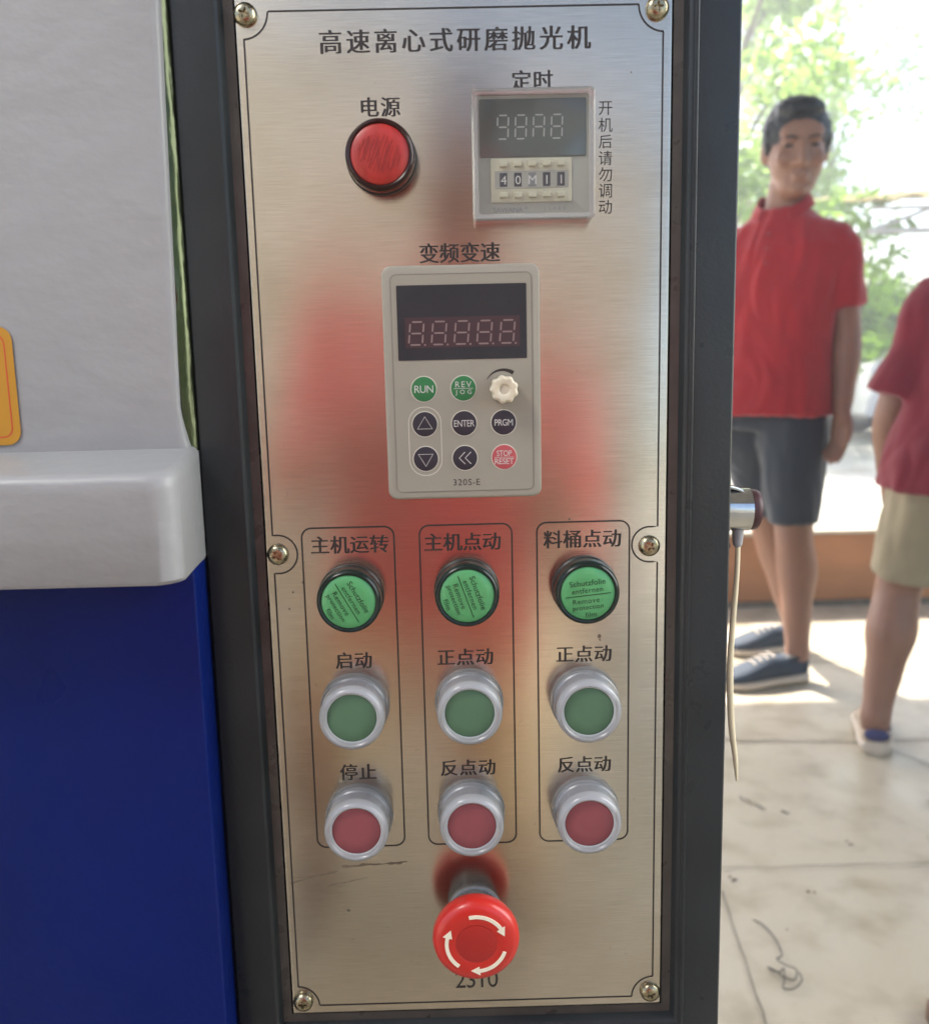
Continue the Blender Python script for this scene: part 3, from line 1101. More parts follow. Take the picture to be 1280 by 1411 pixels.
# ---- keypad
kx0, kx1, kz0, kz1 = -30.3, 39.6, -64.9, 39.0
g = G(); g.plate(kx0 * mm, kx1 * mm, kz0 * mm, kz1 * mm, .0042, 0, .0034, .0012, 8)
kp = on_panel('keypad', g, M['keypad'])
ix0, ix1, iz0, iz1 = -26.3, 35.9, -61.4, 35.2
g = G(); g.plate(ix0 * mm, ix1 * mm, iz0 * mm, iz1 * mm, .0025, .0032, .0036, 0, 6)
part('faceplate', g, M['keypad_face'], kp)
g = G(); g.stroke(rrect2(ix0 * mm, ix1 * mm, iz0 * mm, iz1 * mm, .0025), .00035, .0036, closed=True)
part('faceplate_groove', g, M['keypad_line'], kp)
g = G(); g.plate(-23.8 * mm, 33.5 * mm, -2.2 * mm, 30.5 * mm, .0003, .0035, .0038, 0, 2)
part('display', g, M['display'], kp)
g = G(); g.plate(-20.5 * mm, 30.5 * mm, 3.2 * mm, 16.6 * mm, .0003, .0038, .0039, 0, 2)
part('digit_module', g, M['display_band'], kp)
for k in range(5):
    g = G(); seven(g, -19.0 + k * 10.1, 4.6, 6.0, 10.0, .72, 3.92, .1)
    g.lathe([(.45 * mm, 3.9 * mm), (.45 * mm, 3.95 * mm)], 10, (-19.0 + k * 10.1 + 7.2) * mm, 4.5 * mm)
    part('digit', g, M['segment'], kp, smooth=None)
for k, (w_, cx) in enumerate((('FWD', -7.2), ('REV', 3.6), ('STOP', 14.2), ('ALM', 26.0))):
    text(w_, cx, 26.2, 5.6, 2.2, 3.84, M['dim'], kp)
    g = G(); g.lathe([(.85 * mm, 3.8 * mm), (.85 * mm, 3.86 * mm)], 14, cx * mm, 22.4 * mm)
    part('status_dot', g, M['dim'], kp)
KX, KZ = (-12.9, 4.85, 22.65), (-15.0, -30.7, -46.4)


def key(cx, cz, m):
    g = G(); g.lathe([(5.95 * mm, 3.55 * mm), (5.95 * mm, 3.75 * mm), (5.6 * mm, 3.8 * mm)], 40, cx * mm, cz * mm)
    k = part('key_outline', g, M['key_ring'], kp)
    g = G(); g.lathe([(5.55 * mm, 3.7 * mm), (5.5 * mm, 3.95 * mm), (5.2 * mm, 4.05 * mm)], 40, cx * mm, cz * mm)
    part('key', g, m, kp)


for cx, cz, m_, words_ in ((KX[0], KZ[0], 'key_green', ('RUN',)), (KX[1], KZ[0], 'key_green', ('REV', 'JOG')), (KX[1], KZ[1], 'key_black', ('ENTER',)),
                           (KX[2], KZ[1], 'key_black', ('PRGM',)), (KX[2], KZ[2], 'key_red', ('STOP', 'RESET')), (KX[0], KZ[1], 'key_black', 'up'),
                           (KX[0], KZ[2], 'key_black', 'down'), (KX[1], KZ[2], 'key_black', 'back')):
    key(cx, cz, M[m_])
    if isinstance(words_, tuple):
        if len(words_) == 1:
            w_ = {'RUN': 8.4, 'ENTER': 9.2, 'PRGM': 8.2}[words_[0]]
            text(words_[0], cx, cz, w_, 3.3 if words_[0] == 'RUN' else 2.9, 4.1, M['key_text'], kp)
        else:
            w_ = 7.2 if words_[0] == 'REV' else 6.8
            text(words_[0], cx, cz + 1.75, w_, 2.6, 4.1, M['key_text'], kp)
            text(words_[1], cx, cz - 1.9, w_ if words_[1] == 'JOG' else 8.6, 2.6, 4.1, M['key_text'], kp)
            g = G(); g.stroke(P2([(cx - 4.4, cz - .05), (cx + 4.4, cz - .05)]), .0002, .00408)
            part('key_rule', g, M['key_text'], kp)
    else:
        g = G()
        if words_ == 'back':
            for o in (-1.5, 1.2):
                g.stroke(P2([(cx + o + 1.5, cz + 2.7), (cx + o - 1.1, cz), (cx + o + 1.5, cz - 2.7)]), .0004, .00408)
        else:
            s_ = 1 if words_ == 'up' else -1
            g.stroke(P2([(cx - 3.3, cz - 2.1 * s_), (cx + 3.3, cz - 2.1 * s_), (cx, cz + 3.4 * s_)]), .0004, .00408, closed=True)
        part('key_symbol', g, M['key_text'], kp)
g = G(); g.stroke(rrect2((KX[0] - 7.3) * mm, (KX[0] + 7.3) * mm, -54.0 * mm, -23.0 * mm, .0071, 12), .00035, .0036, closed=True)
part('key_capsule', g, M['key_ring'], kp)
text('320S-E', 5.4, -57.5, 12.2, 2.9, 3.66, M['ink'], kp)
# speed arc, thick in the middle
g = G()
aa = [150 - 95 * k / 16 for k in range(17)]
g.stroke(P2([(22.6 + 8.2 * cos(radians(a)), -15.4 + 8.2 * sin(radians(a))) for a in aa]), [(.25 + 1.5 * (k / 16)) * mm for k in range(17)], .0036)
part('speed_arc', g, M['ink'], kp)
# knob with nine scallops
g = G()
def scal(a, h):
    return -.0007 * (.5 + .5 * cos(9 * a)) if h > .0042 else 0
g.lathe([(5.0 * mm, 3.5 * mm), (5.2 * mm, 4.0 * mm), (6.2 * mm, 4.4 * mm), (6.25 * mm, 13.6 * mm), (5.9 * mm, 14.4 * mm), (5.2 * mm, 14.8 * mm)], 72, 22.7 * mm, -15.6 * mm, wob=scal, cap1=False)
g.lathe([(4.5 * mm, 14.8 * mm), (3.0 * mm, 14.8 * mm), (2.4 * mm, 14.4 * mm), (2.0 * mm, 13.7 * mm)], 48, 22.7 * mm, -15.6 * mm, cap0=False)
g.rings([[((22.7 + (5.2 - .7 * (.5 + .5 * cos(9 * a))) * cos(a)) * mm, -14.8 * mm, (-15.6 + (5.2 - .7 * (.5 + .5 * cos(9 * a))) * sin(a)) * mm) for a in [2 * pi * k / 72 for k in range(72)]],
         [((22.7 + 4.5 * cos(a)) * mm, -14.81 * mm, (-15.6 + 4.5 * sin(a)) * mm) for a in [2 * pi * k / 72 for k in range(72)]]], False, False)
part('knob', g, M['knob'], kp, smooth=40)

# ---- chrome handle at the machine's far side, with a strap
g = G()
g.tube([(.100, .052, .9185), (.1517, .052, .9172)], [(.0112, .012)] * 2, seg=28, sub=3, round_ends=False)
hd = mpart('side_handle', g, M['chrome'], smooth=50)
g = G()
g.tube([(.1518, .052, .9172), (.1540, .052, .9170), (.1562, .052, .9168)], [(.0106, .0119), (.0106, .0119), (.0100, .0112)], seg=24, sub=4, round_ends=False)
part('end_cap', shifted(g, ORG), M['dark_red'], hd)
g = G()
g.tube([(.100, .052, .9300), (.136, .052, .9298), (.149, .052, .9262), (.1562, .052, .9175)], [(.0012, .006)] * 4, seg=10, sub=5)
part('top_rail', shifted(g, ORG), M['chrome'], hd)
g = G()
g.tube([(.1463, .050, .907), (.1463, .050, .900)], [.0032, .0026], seg=12, sub=2)
part('hook', shifted(g, ORG), M['button_body'], hd)
g = G()
vs = [(.118, .055, .905), (.1415, .055, .905), (.1445, .056, .897), (.1395, .056, .885), (.1408, .056, .880), (.1440, .057, .862), (.1425, .057, .853), (.134, .057, .868), (.118, .055, .89)]
g.rings([vs, [(x, y + .002, z) for x, y, z in vs]])
part('rubber_flap', shifted(g, ORG), M['black_rubber'], hd)

g = G()
g.tube([(.1466, .050, .902), (.1462, .050, .880), (.1445, .050, .850), (.1440, .050, .828), (.1455, .050, .80), (.1480, .050, .781), (.1492, .050, .768)],
       [(.0010, .0013), (.0011, .0014), (.0010, .0016), (.0012, .0019), (.0011, .0018), (.0010, .0014), (.0005, .0006)], seg=10, sub=5, ref=Vector((0, 1, 0)))
tie = part('cable_tie', shifted(g, Vector((.1466, .05, .768))), M['tie'], None, (.1466, .05, .768), 60)
tag(tie, 'pale beige cable tie hanging from the chrome handle beside the black frame', 'cable tie')

# ------------------------------------------------------------------ things on the floor
g = G()
def fl(px, py):
    """a spot on the floor written in the coordinates it was measured in"""
    return px, py
wp = [(.507, 1.085, .004), (.519, 1.07, .004), (.527, 1.03, .004), (.523, .985, .005), (.511, .975, .006), (.517, .952, .010), (.528, .935, .014), (.520, .918, .008), (.508, .928, .006), (.512, .945, .009), (.503, .940, .006), (.495, .948, .004),
      (.490, .956, .004), (.499, .938, .008), (.505, .922, .006), (.497, .905, .004), (.512, .90, .006), (.528, .91, .012), (.531, .93, .012)]
g.tube(wp, [.0011] * len(wp), seg=6, sub=5)
w = part('loose_wire', shifted(g, Vector((.51, .95, 0))), M['black_rubber'], None, (.51, .95, 0), 60)
tag(w, 'thin dark wire curled in loops on the pale concrete floor', 'wire')
M['wood_block'] = mat('brown_block', (0.20, 0.115, 0.075), 0.6, var=0.3, vscale=20)
g = G(); g.box(.677, .75, .785, .825, 0.0, .052, .012)
o = part('wooden_block', shifted(g, Vector((.72, .87, 0))), M['wood_block'], None, (.72, .87, 0), 30)
tag(o, 'brown wooden block on the concrete floor, cut off by the picture edge', 'block')

# grit and crumbs of dirt lying about
M['grit'] = mat('grit', (0.20, 0.17, 0.13), 0.9)
g = G()
for _ in range(70):
    x, y = random.uniform(.38, 1.9), random.uniform(.8, 3.0)
    r_ = random.choice((.001, .0012, .0015, .002))
    g.ellipsoid((x, y, r_ * .3), (r_ * random.uniform(.7, 1.8), r_, r_ * .5), None, 6, 4)
for x, y, r_ in ((.505, 1.225, .006), (.640, 1.17, .004), (.70, 1.48, .005), (.56, 1.52, .004), (.78, 1.34, .003)):
    for k in range(3):
        g.ellipsoid((x + random.uniform(-.01, .01), y + random.uniform(-.01, .01), .001), (r_ * random.uniform(.4, 1), r_ * .6, .002), None, 7, 4)
grit = struct('debris', g, M['grit'], 60, 'stuff')
g = G()
floor_strip(g, wob_line((1.02, 1.50), (1.20, 1.34), 10, .006), .004)
floor_strip(g, wob_line((.62, 1.55), (.66, 1.49), 6, .004), .005)
struct('floor_joint', g, M['joint'])

# plank barrier behind the men
bo = Vector((1.0, 3.16, 0))
g = G(); g.box(-.6, 3.2, 3.125, 3.19, 0.02, .285, .006)
bar = part('plank_barrier', shifted(g, bo), M['plank'], None, bo, 30)
tag(bar, 'low brown plank barrier along the edge of the concrete floor', 'barrier')
M['plank_top'] = mat('pale_capping', (0.55, 0.48, 0.38), 0.6, var=0.2, vscale=6)
g = G(); g.box(-.62, 3.22, 3.110, 3.21, .2852, .300, .003)
part('capping', shifted(g, bo), M['plank_top'], bar)
g = G(); g.box(-.6, 3.2, 3.118, 3.196, 0.0, .020, .002)
part('base_rail', shifted(g, bo), M['joint'], bar)


# ------------------------------------------------------------------ people
def cloth(name, col, var=.12):
    return mat(name, col, 0.8, var=var, vscale=14, bump=0.25, bscale=500, sheen=0.25, spec=0.2)


M['shirt_red'] = cloth('red_polo_cloth', (0.36, 0.012, 0.018))
M['shirt_crimson'] = cloth('crimson_polo_cloth', (0.20, 0.009, 0.022))
M['shirt_photo'] = cloth('bright_red_cloth', (0.80, 0.12, 0.13))
M['shorts_dark'] = cloth('dark_shorts_cloth', (0.035, 0.042, 0.055))
M['shorts_khaki'] = cloth('khaki_cloth', (0.34, 0.28, 0.18))
M['khaki_light'] = cloth('light_khaki_cloth', (0.60, 0.47, 0.27))
M['skin'] = mat('skin', (0.29, 0.15, 0.10), 0.5, var=0.12, vscale=18, sss=0.12, bump=0.1, bscale=300)
M['hair'] = mat('black_hair', (0.012, 0.012, 0.014), 0.5, bump=0.5, bscale=400, stretch=(1, 1, .3))
M['brow'] = mat('eyebrow_hair', (0.07, 0.04, 0.03), 0.7)
M['eye'] = mat('dark_eye', (0.05, 0.035, 0.03), 0.15)
M['lip_skin'] = mat('lips', (0.24, 0.09, 0.075), 0.5)
M['shoe_navy'] = mat('navy_mesh', (0.035, 0.05, 0.075), 0.75, bump=0.4, bscale=500, var=.2, vscale=60)
M['shoe_tan'] = mat('tan_shoe', (0.42, 0.33, 0.24), 0.7, bump=0.2, bscale=300)
M['sole'] = mat('pale_sole', (0.55, 0.47, 0.38), 0.6)
M['shoe_inner'] = mat('dark_blue_lining', (0.05, 0.05, 0.13), 0.8)
M['button'] = mat('shirt_button', (0.25, 0.06, 0.06), 0.4)

Z = Vector((0, 0, 1))


def fold_fn(amp, sc=(9, 9, 5), seed=0.0):
    def f(co):
        v = Vector((co.x * sc[0] + seed, co.y * sc[1], co.z * sc[2]))
        a = noise.noise(v)
        b = noise.noise(Vector((v.x * 2.3 + a * 1.5, v.y * 2.3, v.z * 1.6)))
        return amp * (a * .7 + (abs(b) - .25) * .8)
    return f


def make_hand(g, wrist, direction, palm_n, side, curl=.35, s=1.0):
    """palm and five fingers; direction runs from the wrist to the fingers, palm_n is the palm's facing, side points to the thumb"""
    d = Vector(direction).normalized(); n = Vector(palm_n); n = (n - d * n.dot(d)).normalized(); t = Vector(side); t = (t - d * t.dot(d) - n * t.dot(n)).normalized()
    w = Vector(wrist)
    g.tube([w - d * .01, w + d * .035 * s, w + d * .085 * s], [(.029 * s, .019 * s), (.038 * s, .017 * s), (.039 * s, .015 * s)], seg=14, ref=t)
    for k, (off, L, r) in enumerate(((.029, .072, .0088), (.010, .080, .0092), (-.010, .074, .0088), (-.028, .058, .0078))):
        b = w + d * .078 * s + t * off * s
        c1 = curl * (.8 + .2 * k)
        dd = d * cos(c1) + n * sin(c1)
        p1 = b + dd * L * .45 * s
        d2 = d * cos(c1 * 2.2) + n * sin(c1 * 2.2)
        p2 = p1 + d2 * L * .33 * s
        d3 = d * cos(c1 * 3.0) + n * sin(c1 * 3.0)
        p3 = p2 + d3 * L * .24 * s
        g.tube([b - d * .02 * s, b, p1, p2, p3], [r * s * 1.1, r * s * 1.1, r * s, r * .93 * s, r * .8 * s], seg=10, sub=3, ref=t)
    b = w + d * .022 * s + t * .026 * s
    p1 = b + (d * .75 + t * .6 + n * .25).normalized() * .042 * s
    p2 = p1 + (d * .9 + t * .2 + n * .35).normalized() * .030 * s
    p3 = p2 + (d * .92 + n * .4).normalized() * .022 * s
    g.tube([b - t * .015 * s, b, p1, p2, p3], [.013 * s, .014 * s, .0115 * s, .0105 * s, .0085 * s], seg=10, sub=3, ref=n)


def head_shapes(g, c, face, s=1.0, tilt=0.0):
    """skull, jaw, nose, ears, brows and lips about c (skull centre); face = horizontal facing"""
    f = Vector(face).normalized(); r = f.cross(Z).normalized(); u = Z.copy()
    R0 = Matrix((r, f, u)).transposed()
    Rt = R0 @ Matrix.Rotation(tilt, 3, 'X')
    q = lambda x, y, z: Vector(c) + Rt @ Vector((x * s, y * s, z * s))
    e = lambda p, rad, rot=None: g.ellipsoid(q(*p), tuple(k * s for k in rad), Rt if rot is None else Rt @ rot)
    e((0, -.012, .032), (.077, .094, .092))
    e((0, .022, -.020), (.069, .072, .085))
    e((0, .032, -.075), (.050, .056, .044))
    e((0, .068, -.092), (.024, .022, .018))
    e((0, .075, .040), (.055, .020, .030))
    for sx in (-1, 1):
        e((sx * .038, .072, -.022), (.024, .020, .022))
        e((sx * .030, .086, .024), (.023, .009, .008))
        e((sx * .077, -.004, -.004), (.008, .018, .031), Matrix.Rotation(sx * .35, 3, 'Z'))
        e((sx * .013, .094, -.030), (.009, .010, .008))
    g.tube([q(0, .086, .022), q(0, .098, .0), q(0, .110, -.024), q(0, .097, -.036)], [.009 * s, .0095 * s, .0125 * s, .008 * s], seg=10, sub=3, ref=r)
    e((0, .090, -.058), (.023, .011, .0065))
    e((0, .087, -.069), (.020, .011, .0070))
    return q, Rt


def hair_geo(q, Rt, s=1.0, length=0.0):
    g = G()
    g.ellipsoid(q(0, -.016, .040), (.083 * s, .099 * s, .093 * s), Rt)
    g.ellipsoid(q(0, .034, .096), (.060 * s, .050 * s, .030 * s), Rt)
    g.ellipsoid(q(0, -.060, -.005), (.070 * s, .050 * s, .070 * s), Rt)
    for sx in (-1, 1):
        g.ellipsoid(q(sx * .072, .010, .030), (.012 * s, .022 * s, .045 * s), Rt)
    return g


def shoe(parent, org, heel, toe, m_up, name='shoe', s=1.0, lining=None, low=False):
    h = Vector(heel); t = Vector(toe)
    d = (t - h); L = d.length; d.normalize(); r = d.cross(Z).normalized()
    def ringset(prof, z0f, z1f, n=22):
        rs = []
        for u, w, o in prof:
            c = h + d * u * L + r * o
            z0, z1 = z0f(u), z1f(u)
            ring = []
            for k in range(n):
                a = 2 * pi * k / n
                x = abs(cos(a)) ** .75 * (1 if cos(a) >= 0 else -1)
                y = abs(sin(a)) ** .75 * (1 if sin(a) >= 0 else -1)
                ring.append(tuple(c + r * (w * x) + Z * ((z0 + z1) / 2 + (z1 - z0) / 2 * y)))
            rs.append(ring)
        return rs
    w_ = .045 * s
    prof = [(-.02, w_ * .35, 0), (.0, w_ * .62, 0), (.06, w_ * .80, 0), (.2, w_ * .84, 0), (.45, w_ * .86, 0), (.65, w_ * 1.02, 0), (.8, w_ * 1.0, 0), (.92, w_ * .78, 0), (.985, w_ * .42, 0), (1.0, w_ * .2, 0)]
    def top(u):
        if u < .3:
            return (.085 if not low else .062) - .0 * u
        if u < .55:
            return (.095 if not low else .072) - (u - .3) * .05
        return max((.082 if not low else .062) - (u - .55) * .095, .035)
    gu = G(); gu.rings(ringset(prof, lambda u: .018, top))
    gs_ = G(); gs_.rings(ringset([(u, w * 1.07 + .002, o) for u, w, o in prof], lambda u: .0 + (.012 * max(u - .85, 0) / .15), lambda u: .030 + .006 * max(.3 - u, 0) / .3))
    so = link(name, fused(name, shifted(gu, org), .005, m_up, 3), parent)
    part('sole', shifted(gs_, org), M['sole'], so, smooth=40)
    # collar opening and laces
    g2 = G()
    c = h + d * (.16 * L) + Z * (top(.1) - .004)
    g2.ellipsoid(c, (.036 * s, .034 * s, .008), Matrix((r, d, Z)).transposed())
    part('lining', shifted(g2, org), lining or M['black_rubber'], so)
    if lining and lining.name != 'black_rubber':
        gh = G()
        gh.ellipsoid(h - d * .001 + Z * .052, (.030 * s, .014, .016), Matrix((r, d, Z)).transposed())
        part('heel_patch', shifted(gh, org), lining, so)
    g3 = G()
    for k in range(4):
        u = .42 + k * .075
        c = h + d * (u * L) + Z * (top(u) + .001)
        g3.tube([c - r * .022, c + Z * .004, c + r * .022], [.0028] * 3, seg=6, sub=3)
    part('lace', shifted(g3, org), M['sole'], so)
    return so


def person(J, skin, org, label, group, clothes, face, head_tilt, hands, voxel=.0058, hair=True):
    """J: joints in world metres"""
    V = {k: Vector(v) for k, v in J.items() if k not in ('hs', 'wide')}
    F = Vector(J['front']).normalized(); Rr = F.cross(Z).normalized()       # the body's own right
    W = J.get('wide', 1.0)
    g = G()
    # trunk
    pel, che, nk = V['pelvis'], V['chest'], V['neck']
    mid = (pel + che) / 2
    g.loft([(pel - Z * .09, Rr * .125, F * .085), (pel, Rr * .146, F * .096), (mid, Rr * .138, F * .100), (che - Z * .02, Rr * .160, F * .112), (che + (nk - che) * .45, Rr * .165, F * .100), (che + (nk - che) * .82, Rr * .10, F * .075), (nk, Rr * .058, F * .058)])
    hc = V['head']
    g.tube([nk - (hc - nk) * .4, nk, nk + (hc - nk) * .55, hc - (hc - nk) * .2], [.066, .056, .054, .052], seg=16, ref=F)
    for s in ('l', 'r'):
        sh, el, wr = V['sho_' + s], V['elb_' + s], V['wri_' + s]
        g.tube([che + (nk - che) * .5, sh, sh + (el - sh) * .35, el - (el - sh) * .08, el + (wr - el) * .25, wr - (wr - el) * .25, wr],
               [.055, .056, .047, .041, .043, .031, (.028, .024)], seg=16, ref=F)
        d, n, t, c = hands[s]
        make_hand(g, wr, d, n, t, c)
        hip, kn, an = V['hip_' + s], V['kne_' + s], V['ank_' + s]
        back = F * -1
        g.tube([hip + Z * .02, hip - Z * .03, hip + (kn - hip) * .5, kn - (kn - hip) * .06, kn + (an - kn) * .08, kn + (an - kn) * .32 + back * .016, kn + (an - kn) * .6 + back * .006, an - (an - kn) * .1, an],
               [.080, .084, .074, .056, .055, .061, .046, .036, .037], seg=18, ref=F)
        ft = V['toe_' + s] - V['hee_' + s]
        g.tube([an - Z * .01, V['hee_' + s] + ft * .25 + Z * .045, V['hee_' + s] + ft * .8 + Z * .032], [.036, .034, .024], seg=12)
    q, Rt = head_shapes(g, hc, face, J.get('hs', 1.0), head_tilt)
    me = fused('person', shifted(g, org), voxel, skin, 3)
    body = link('person', me, None, org)
    tag(body, label, 'person', group)
    hs = J.get('hs', 1.0)
    if hair:
        link('hair', fused('hair', shifted(hair_geo(q, Rt, hs), org), .006, M['hair'], 3, fold_fn(.005, (90, 90, 50))), body)
    ge = G()
    for sx in (-1, 1):
        ge = G(); ge.ellipsoid(q(sx * .031, .082, .009), (.013 * hs, .007 * hs, .0045 * hs), Rt)
        part('eye', shifted(ge, org), M['eye'], body)
        gb = G(); gb.tube([q(sx * .014, .097, .026), q(sx * .032, .095, .031), q(sx * .050, .084, .025)], [(.0034, .0018)] * 3, seg=8)
        part('eyebrow', shifted(gb, org), M['brow'], body)
    # shirt
    g = G()
    hem = clothes['hem']
    hp = Vector((pel.x, pel.y, hem))
    e = .016
    g.loft([(hp, Rr * W * (.182 + e), F * (.146 + e)), (hp + (mid - hp) * .4, Rr * W * (.174 + e), F * (.138 + e)), (mid, Rr * W * (.156 + e), F * (.110 + e)), (che - Z * .02, Rr * W * (.168 + e), F * (.114 + e)), (che + (nk - che) * .45, Rr * W * (.172 + e), F * (.104 + e)), (che + (nk - che) * .80, Rr * W * (.110 + e), F * (.080 + e)), (nk + (hc - nk) * .02, Rr * .070, F * .068)])
    for s in ('l', 'r'):
        sh, el = V['sho_' + s], V['elb_' + s]
        k = clothes.get('sleeve', .72)
        g.tube([che + (nk - che) * .55, sh, sh + (el - sh) * .4, sh + (el - sh) * k], [.052, .063, .062, clothes.get('cuff', .062)], seg=18, ref=F, round_ends=False)
    sm_ = fused('polo_shirt', shifted(g, org), .0085, clothes['shirt'], 3, fold_fn(.013, (9, 9, 4), pel.x * 7))
    shirt = link('polo_shirt', sm_, body)
    # collar: a band round the neck that opens in front, and the button placket
    g = G()
    nb = 30
    rows = []
    for (rad, zz) in ((.062, .040), (.070, .043), (.086, .010), (.082, .004)):
        row = []
        for k in range(nb + 1):
            a = radians(28 + 304 * k / nb)
            dv = F * cos(a) + Rr * sin(a)
            lap = max(cos(a), 0)
            row.append(tuple(nk + dv * (rad + .012 * lap) + Z * (zz - .055 * lap)))
        rows.append(row)
    g.rings([[rows[j][k] for j in range(4)] for k in range(nb + 1)])
    part('collar', shifted(g, org), clothes['shirt'], shirt, smooth=60)
    g = G()
    for k in range(3):
        p = che + (nk - che) * (.62 - .2 * k) + F * (.128 - .006 * (2 - k))
        g.ellipsoid(p, (.004, .003, .004))
        part('button', shifted(g, org), M['button'], shirt)
        g = G()
    # shorts
    g = G()
    w0 = pel + (mid - pel) * .4
    e = .02
    g.loft([(w0, Rr * .150, F * .104), (pel - Z * .02, Rr * .162, F * .114), (pel - Z * .10, Rr * .15, F * .105)])
    for s in ('l', 'r'):
        hip, kn = V['hip_' + s], V['kne_' + s]
        k = clothes.get('short', .9)
        g.tube([hip + Z * .05, hip - Z * .05, hip + (kn - hip) * .5, hip + (kn - hip) * k], [.088, .100, .092, clothes.get('legw', .083)], seg=20, ref=F, round_ends=False)
    link('shorts', fused('shorts', shifted(g, org), .0085, clothes['shorts'], 3, fold_fn(.012, (10, 10, 4), 3 + pel.x * 5)), body)
    for s in ('l', 'r'):
        shoe(body, org, V['hee_' + s], V['toe_' + s], clothes['shoe'], 'shoe', 1.0, clothes.get('lining'), clothes.get('low', False))
    return body


J1 = dict(front=(-.62, -.78, 0), pelvis=(.955, 2.42, .86), chest=(.975, 2.42, 1.19), neck=(.975, 2.405, 1.395), head=(.985, 2.355, 1.548), hs=1.10,
          sho_l=(1.098, 2.325, 1.292), elb_l=(1.142, 2.325, 1.03), wri_l=(1.115, 2.27, .815), sho_r=(.815, 2.52, 1.292), elb_r=(.775, 2.53, 1.05), wri_r=(.755, 2.46, .83),
          hip_l=(1.005, 2.355, .80), kne_l=(1.008, 2.325, .455), ank_l=(1.022, 2.300, .085), hee_l=(1.045, 2.305, 0), toe_l=(.775, 2.235, 0),
          hip_r=(.920, 2.49, .80), kne_r=(1.00, 2.55, .455), ank_r=(1.115, 2.590, .085), hee_r=(1.150, 2.595, 0), toe_r=(.885, 2.55, 0))
person(J1, M['skin'], Vector((1.0, 2.42, 0)), 'man in red polo shirt and dark shorts standing beyond the black frame', 'people in the workshop',
       dict(shirt=M['shirt_red'], shorts=M['shorts_dark'], shoe=M['shoe_navy'], hem=.80, sleeve=.70, cuff=.062, short=.93, legw=.074),
       (-.16, -1, 0), -.16, {'l': ((-.12, -.12, -1), (-.9, -.3, 0), (-.35, -.95, 0), .22), 'r': ((0, -.15, -1), (.9, .5, 0), (-.5, -.8, 0), .3)})

J2 = dict(front=(.38, .92, 0), pelvis=(1.215, 1.79, .735), chest=(1.30, 1.84, .99), neck=(1.345, 1.905, 1.20), head=(1.375, 1.955, 1.37), hs=1.04,
          sho_l=(1.175, 1.895, 1.095), elb_l=(1.083, 1.90, .83), wri_l=(1.128, 2.00, .66), sho_r=(1.48, 1.78, 1.09), elb_r=(1.53, 1.80, .84), wri_r=(1.45, 1.95, .70),
          hip_l=(1.145, 1.80, .70), kne_l=(1.098, 1.845, .40), ank_l=(1.030, 1.785, .088), hee_l=(1.022, 1.755, 0), toe_l=(1.115, 2.0, 0),
          hip_r=(1.30, 1.77, .70), kne_r=(1.36, 1.80, .40), ank_r=(1.40, 1.73, .088), hee_r=(1.395, 1.70, 0), toe_r=(1.47, 1.95, 0))
person(J2, M['skin'], Vector((1.21, 1.80, 0)), 'man in crimson polo shirt and khaki shorts seen from behind, head out of view', 'people in the workshop',
       dict(shirt=M['shirt_crimson'], shorts=M['shorts_khaki'], shoe=M['shoe_tan'], lining=M['shoe_inner'], low=True, hem=.655, sleeve=.86, cuff=.083, short=.90, legw=.080),
       (.4, .9, 0), -.2, {'l': ((.3, .5, -1), (.8, -.2, 0), (.2, .9, 0), .3), 'r': ((-.1, .5, -1), (-.8, .2, 0), (.2, .9, 0), .3)})

# the photographer crouches behind the camera: only his reflection in the steel is seen
J3 = dict(front=(.3, .95, 0), wide=1.22, pelvis=(-.045, -.90, .56), chest=(-.045, -.80, .86), neck=(-.04, -.77, 1.09), head=(-.03, -.73, 1.28), hs=1.05,
          sho_l=(-.265, -.77, 1.02), elb_l=(-.30, -.68, .78), wri_l=(-.12, -.52, .92), sho_r=(.185, -.83, 1.02), elb_r=(.225, -.70, .78), wri_r=(.095, -.54, .92),
          hip_l=(-.16, -.88, .52), kne_l=(-.25, -.58, .47), ank_l=(-.25, -.76, .09), hee_l=(-.25, -.82, 0), toe_l=(-.27, -.56, 0),
          hip_r=(.07, -.90, .52), kne_r=(.15, -.62, .32), ank_r=(.14, -.98, .09), hee_r=(.14, -1.02, 0), toe_r=(.16, -.76, 0))
person(J3, M['skin'], Vector((-.04, -.88, 0)), 'crouching man in bright red shirt, seen only as a red reflection in the steel', 'people in the workshop',
       dict(shirt=M['shirt_photo'], shorts=M['khaki_light'], shoe=M['shoe_navy'], hem=.58, sleeve=1.0, cuff=.062, short=.9, legw=.085),
       (.0, 1, 0), -.05, {'l': ((.5, .3, .6), (.6, -.2, 0), (0, .6, .6), .5), 'r': ((-.5, .3, .6), (-.6, -.2, 0), (0, .6, .6), .5)}, voxel=.009)

# ------------------------------------------------------------------ yard: trees, hedge shrubs, canopy, car
LEAF = [leaf_material('leaf_green', (0.07, 0.15, 0.025), (0.11, 0.20, 0.035)), leaf_material('leaf_light', (0.10, 0.19, 0.03), (0.16, 0.26, 0.05)),
        leaf_material('leaf_yellow', (0.17, 0.19, 0.04), (0.26, 0.25, 0.06))]
LEAF.append(leaf_material('leaf_fresh', (0.13, 0.26, 0.025), (0.20, 0.34, 0.045)))
M['bark'] = mat('bark', (0.13, 0.10, 0.07), 0.9, var=0.4, vscale=20, bump=0.5, bscale=40, stretch=(1, 1, .3))


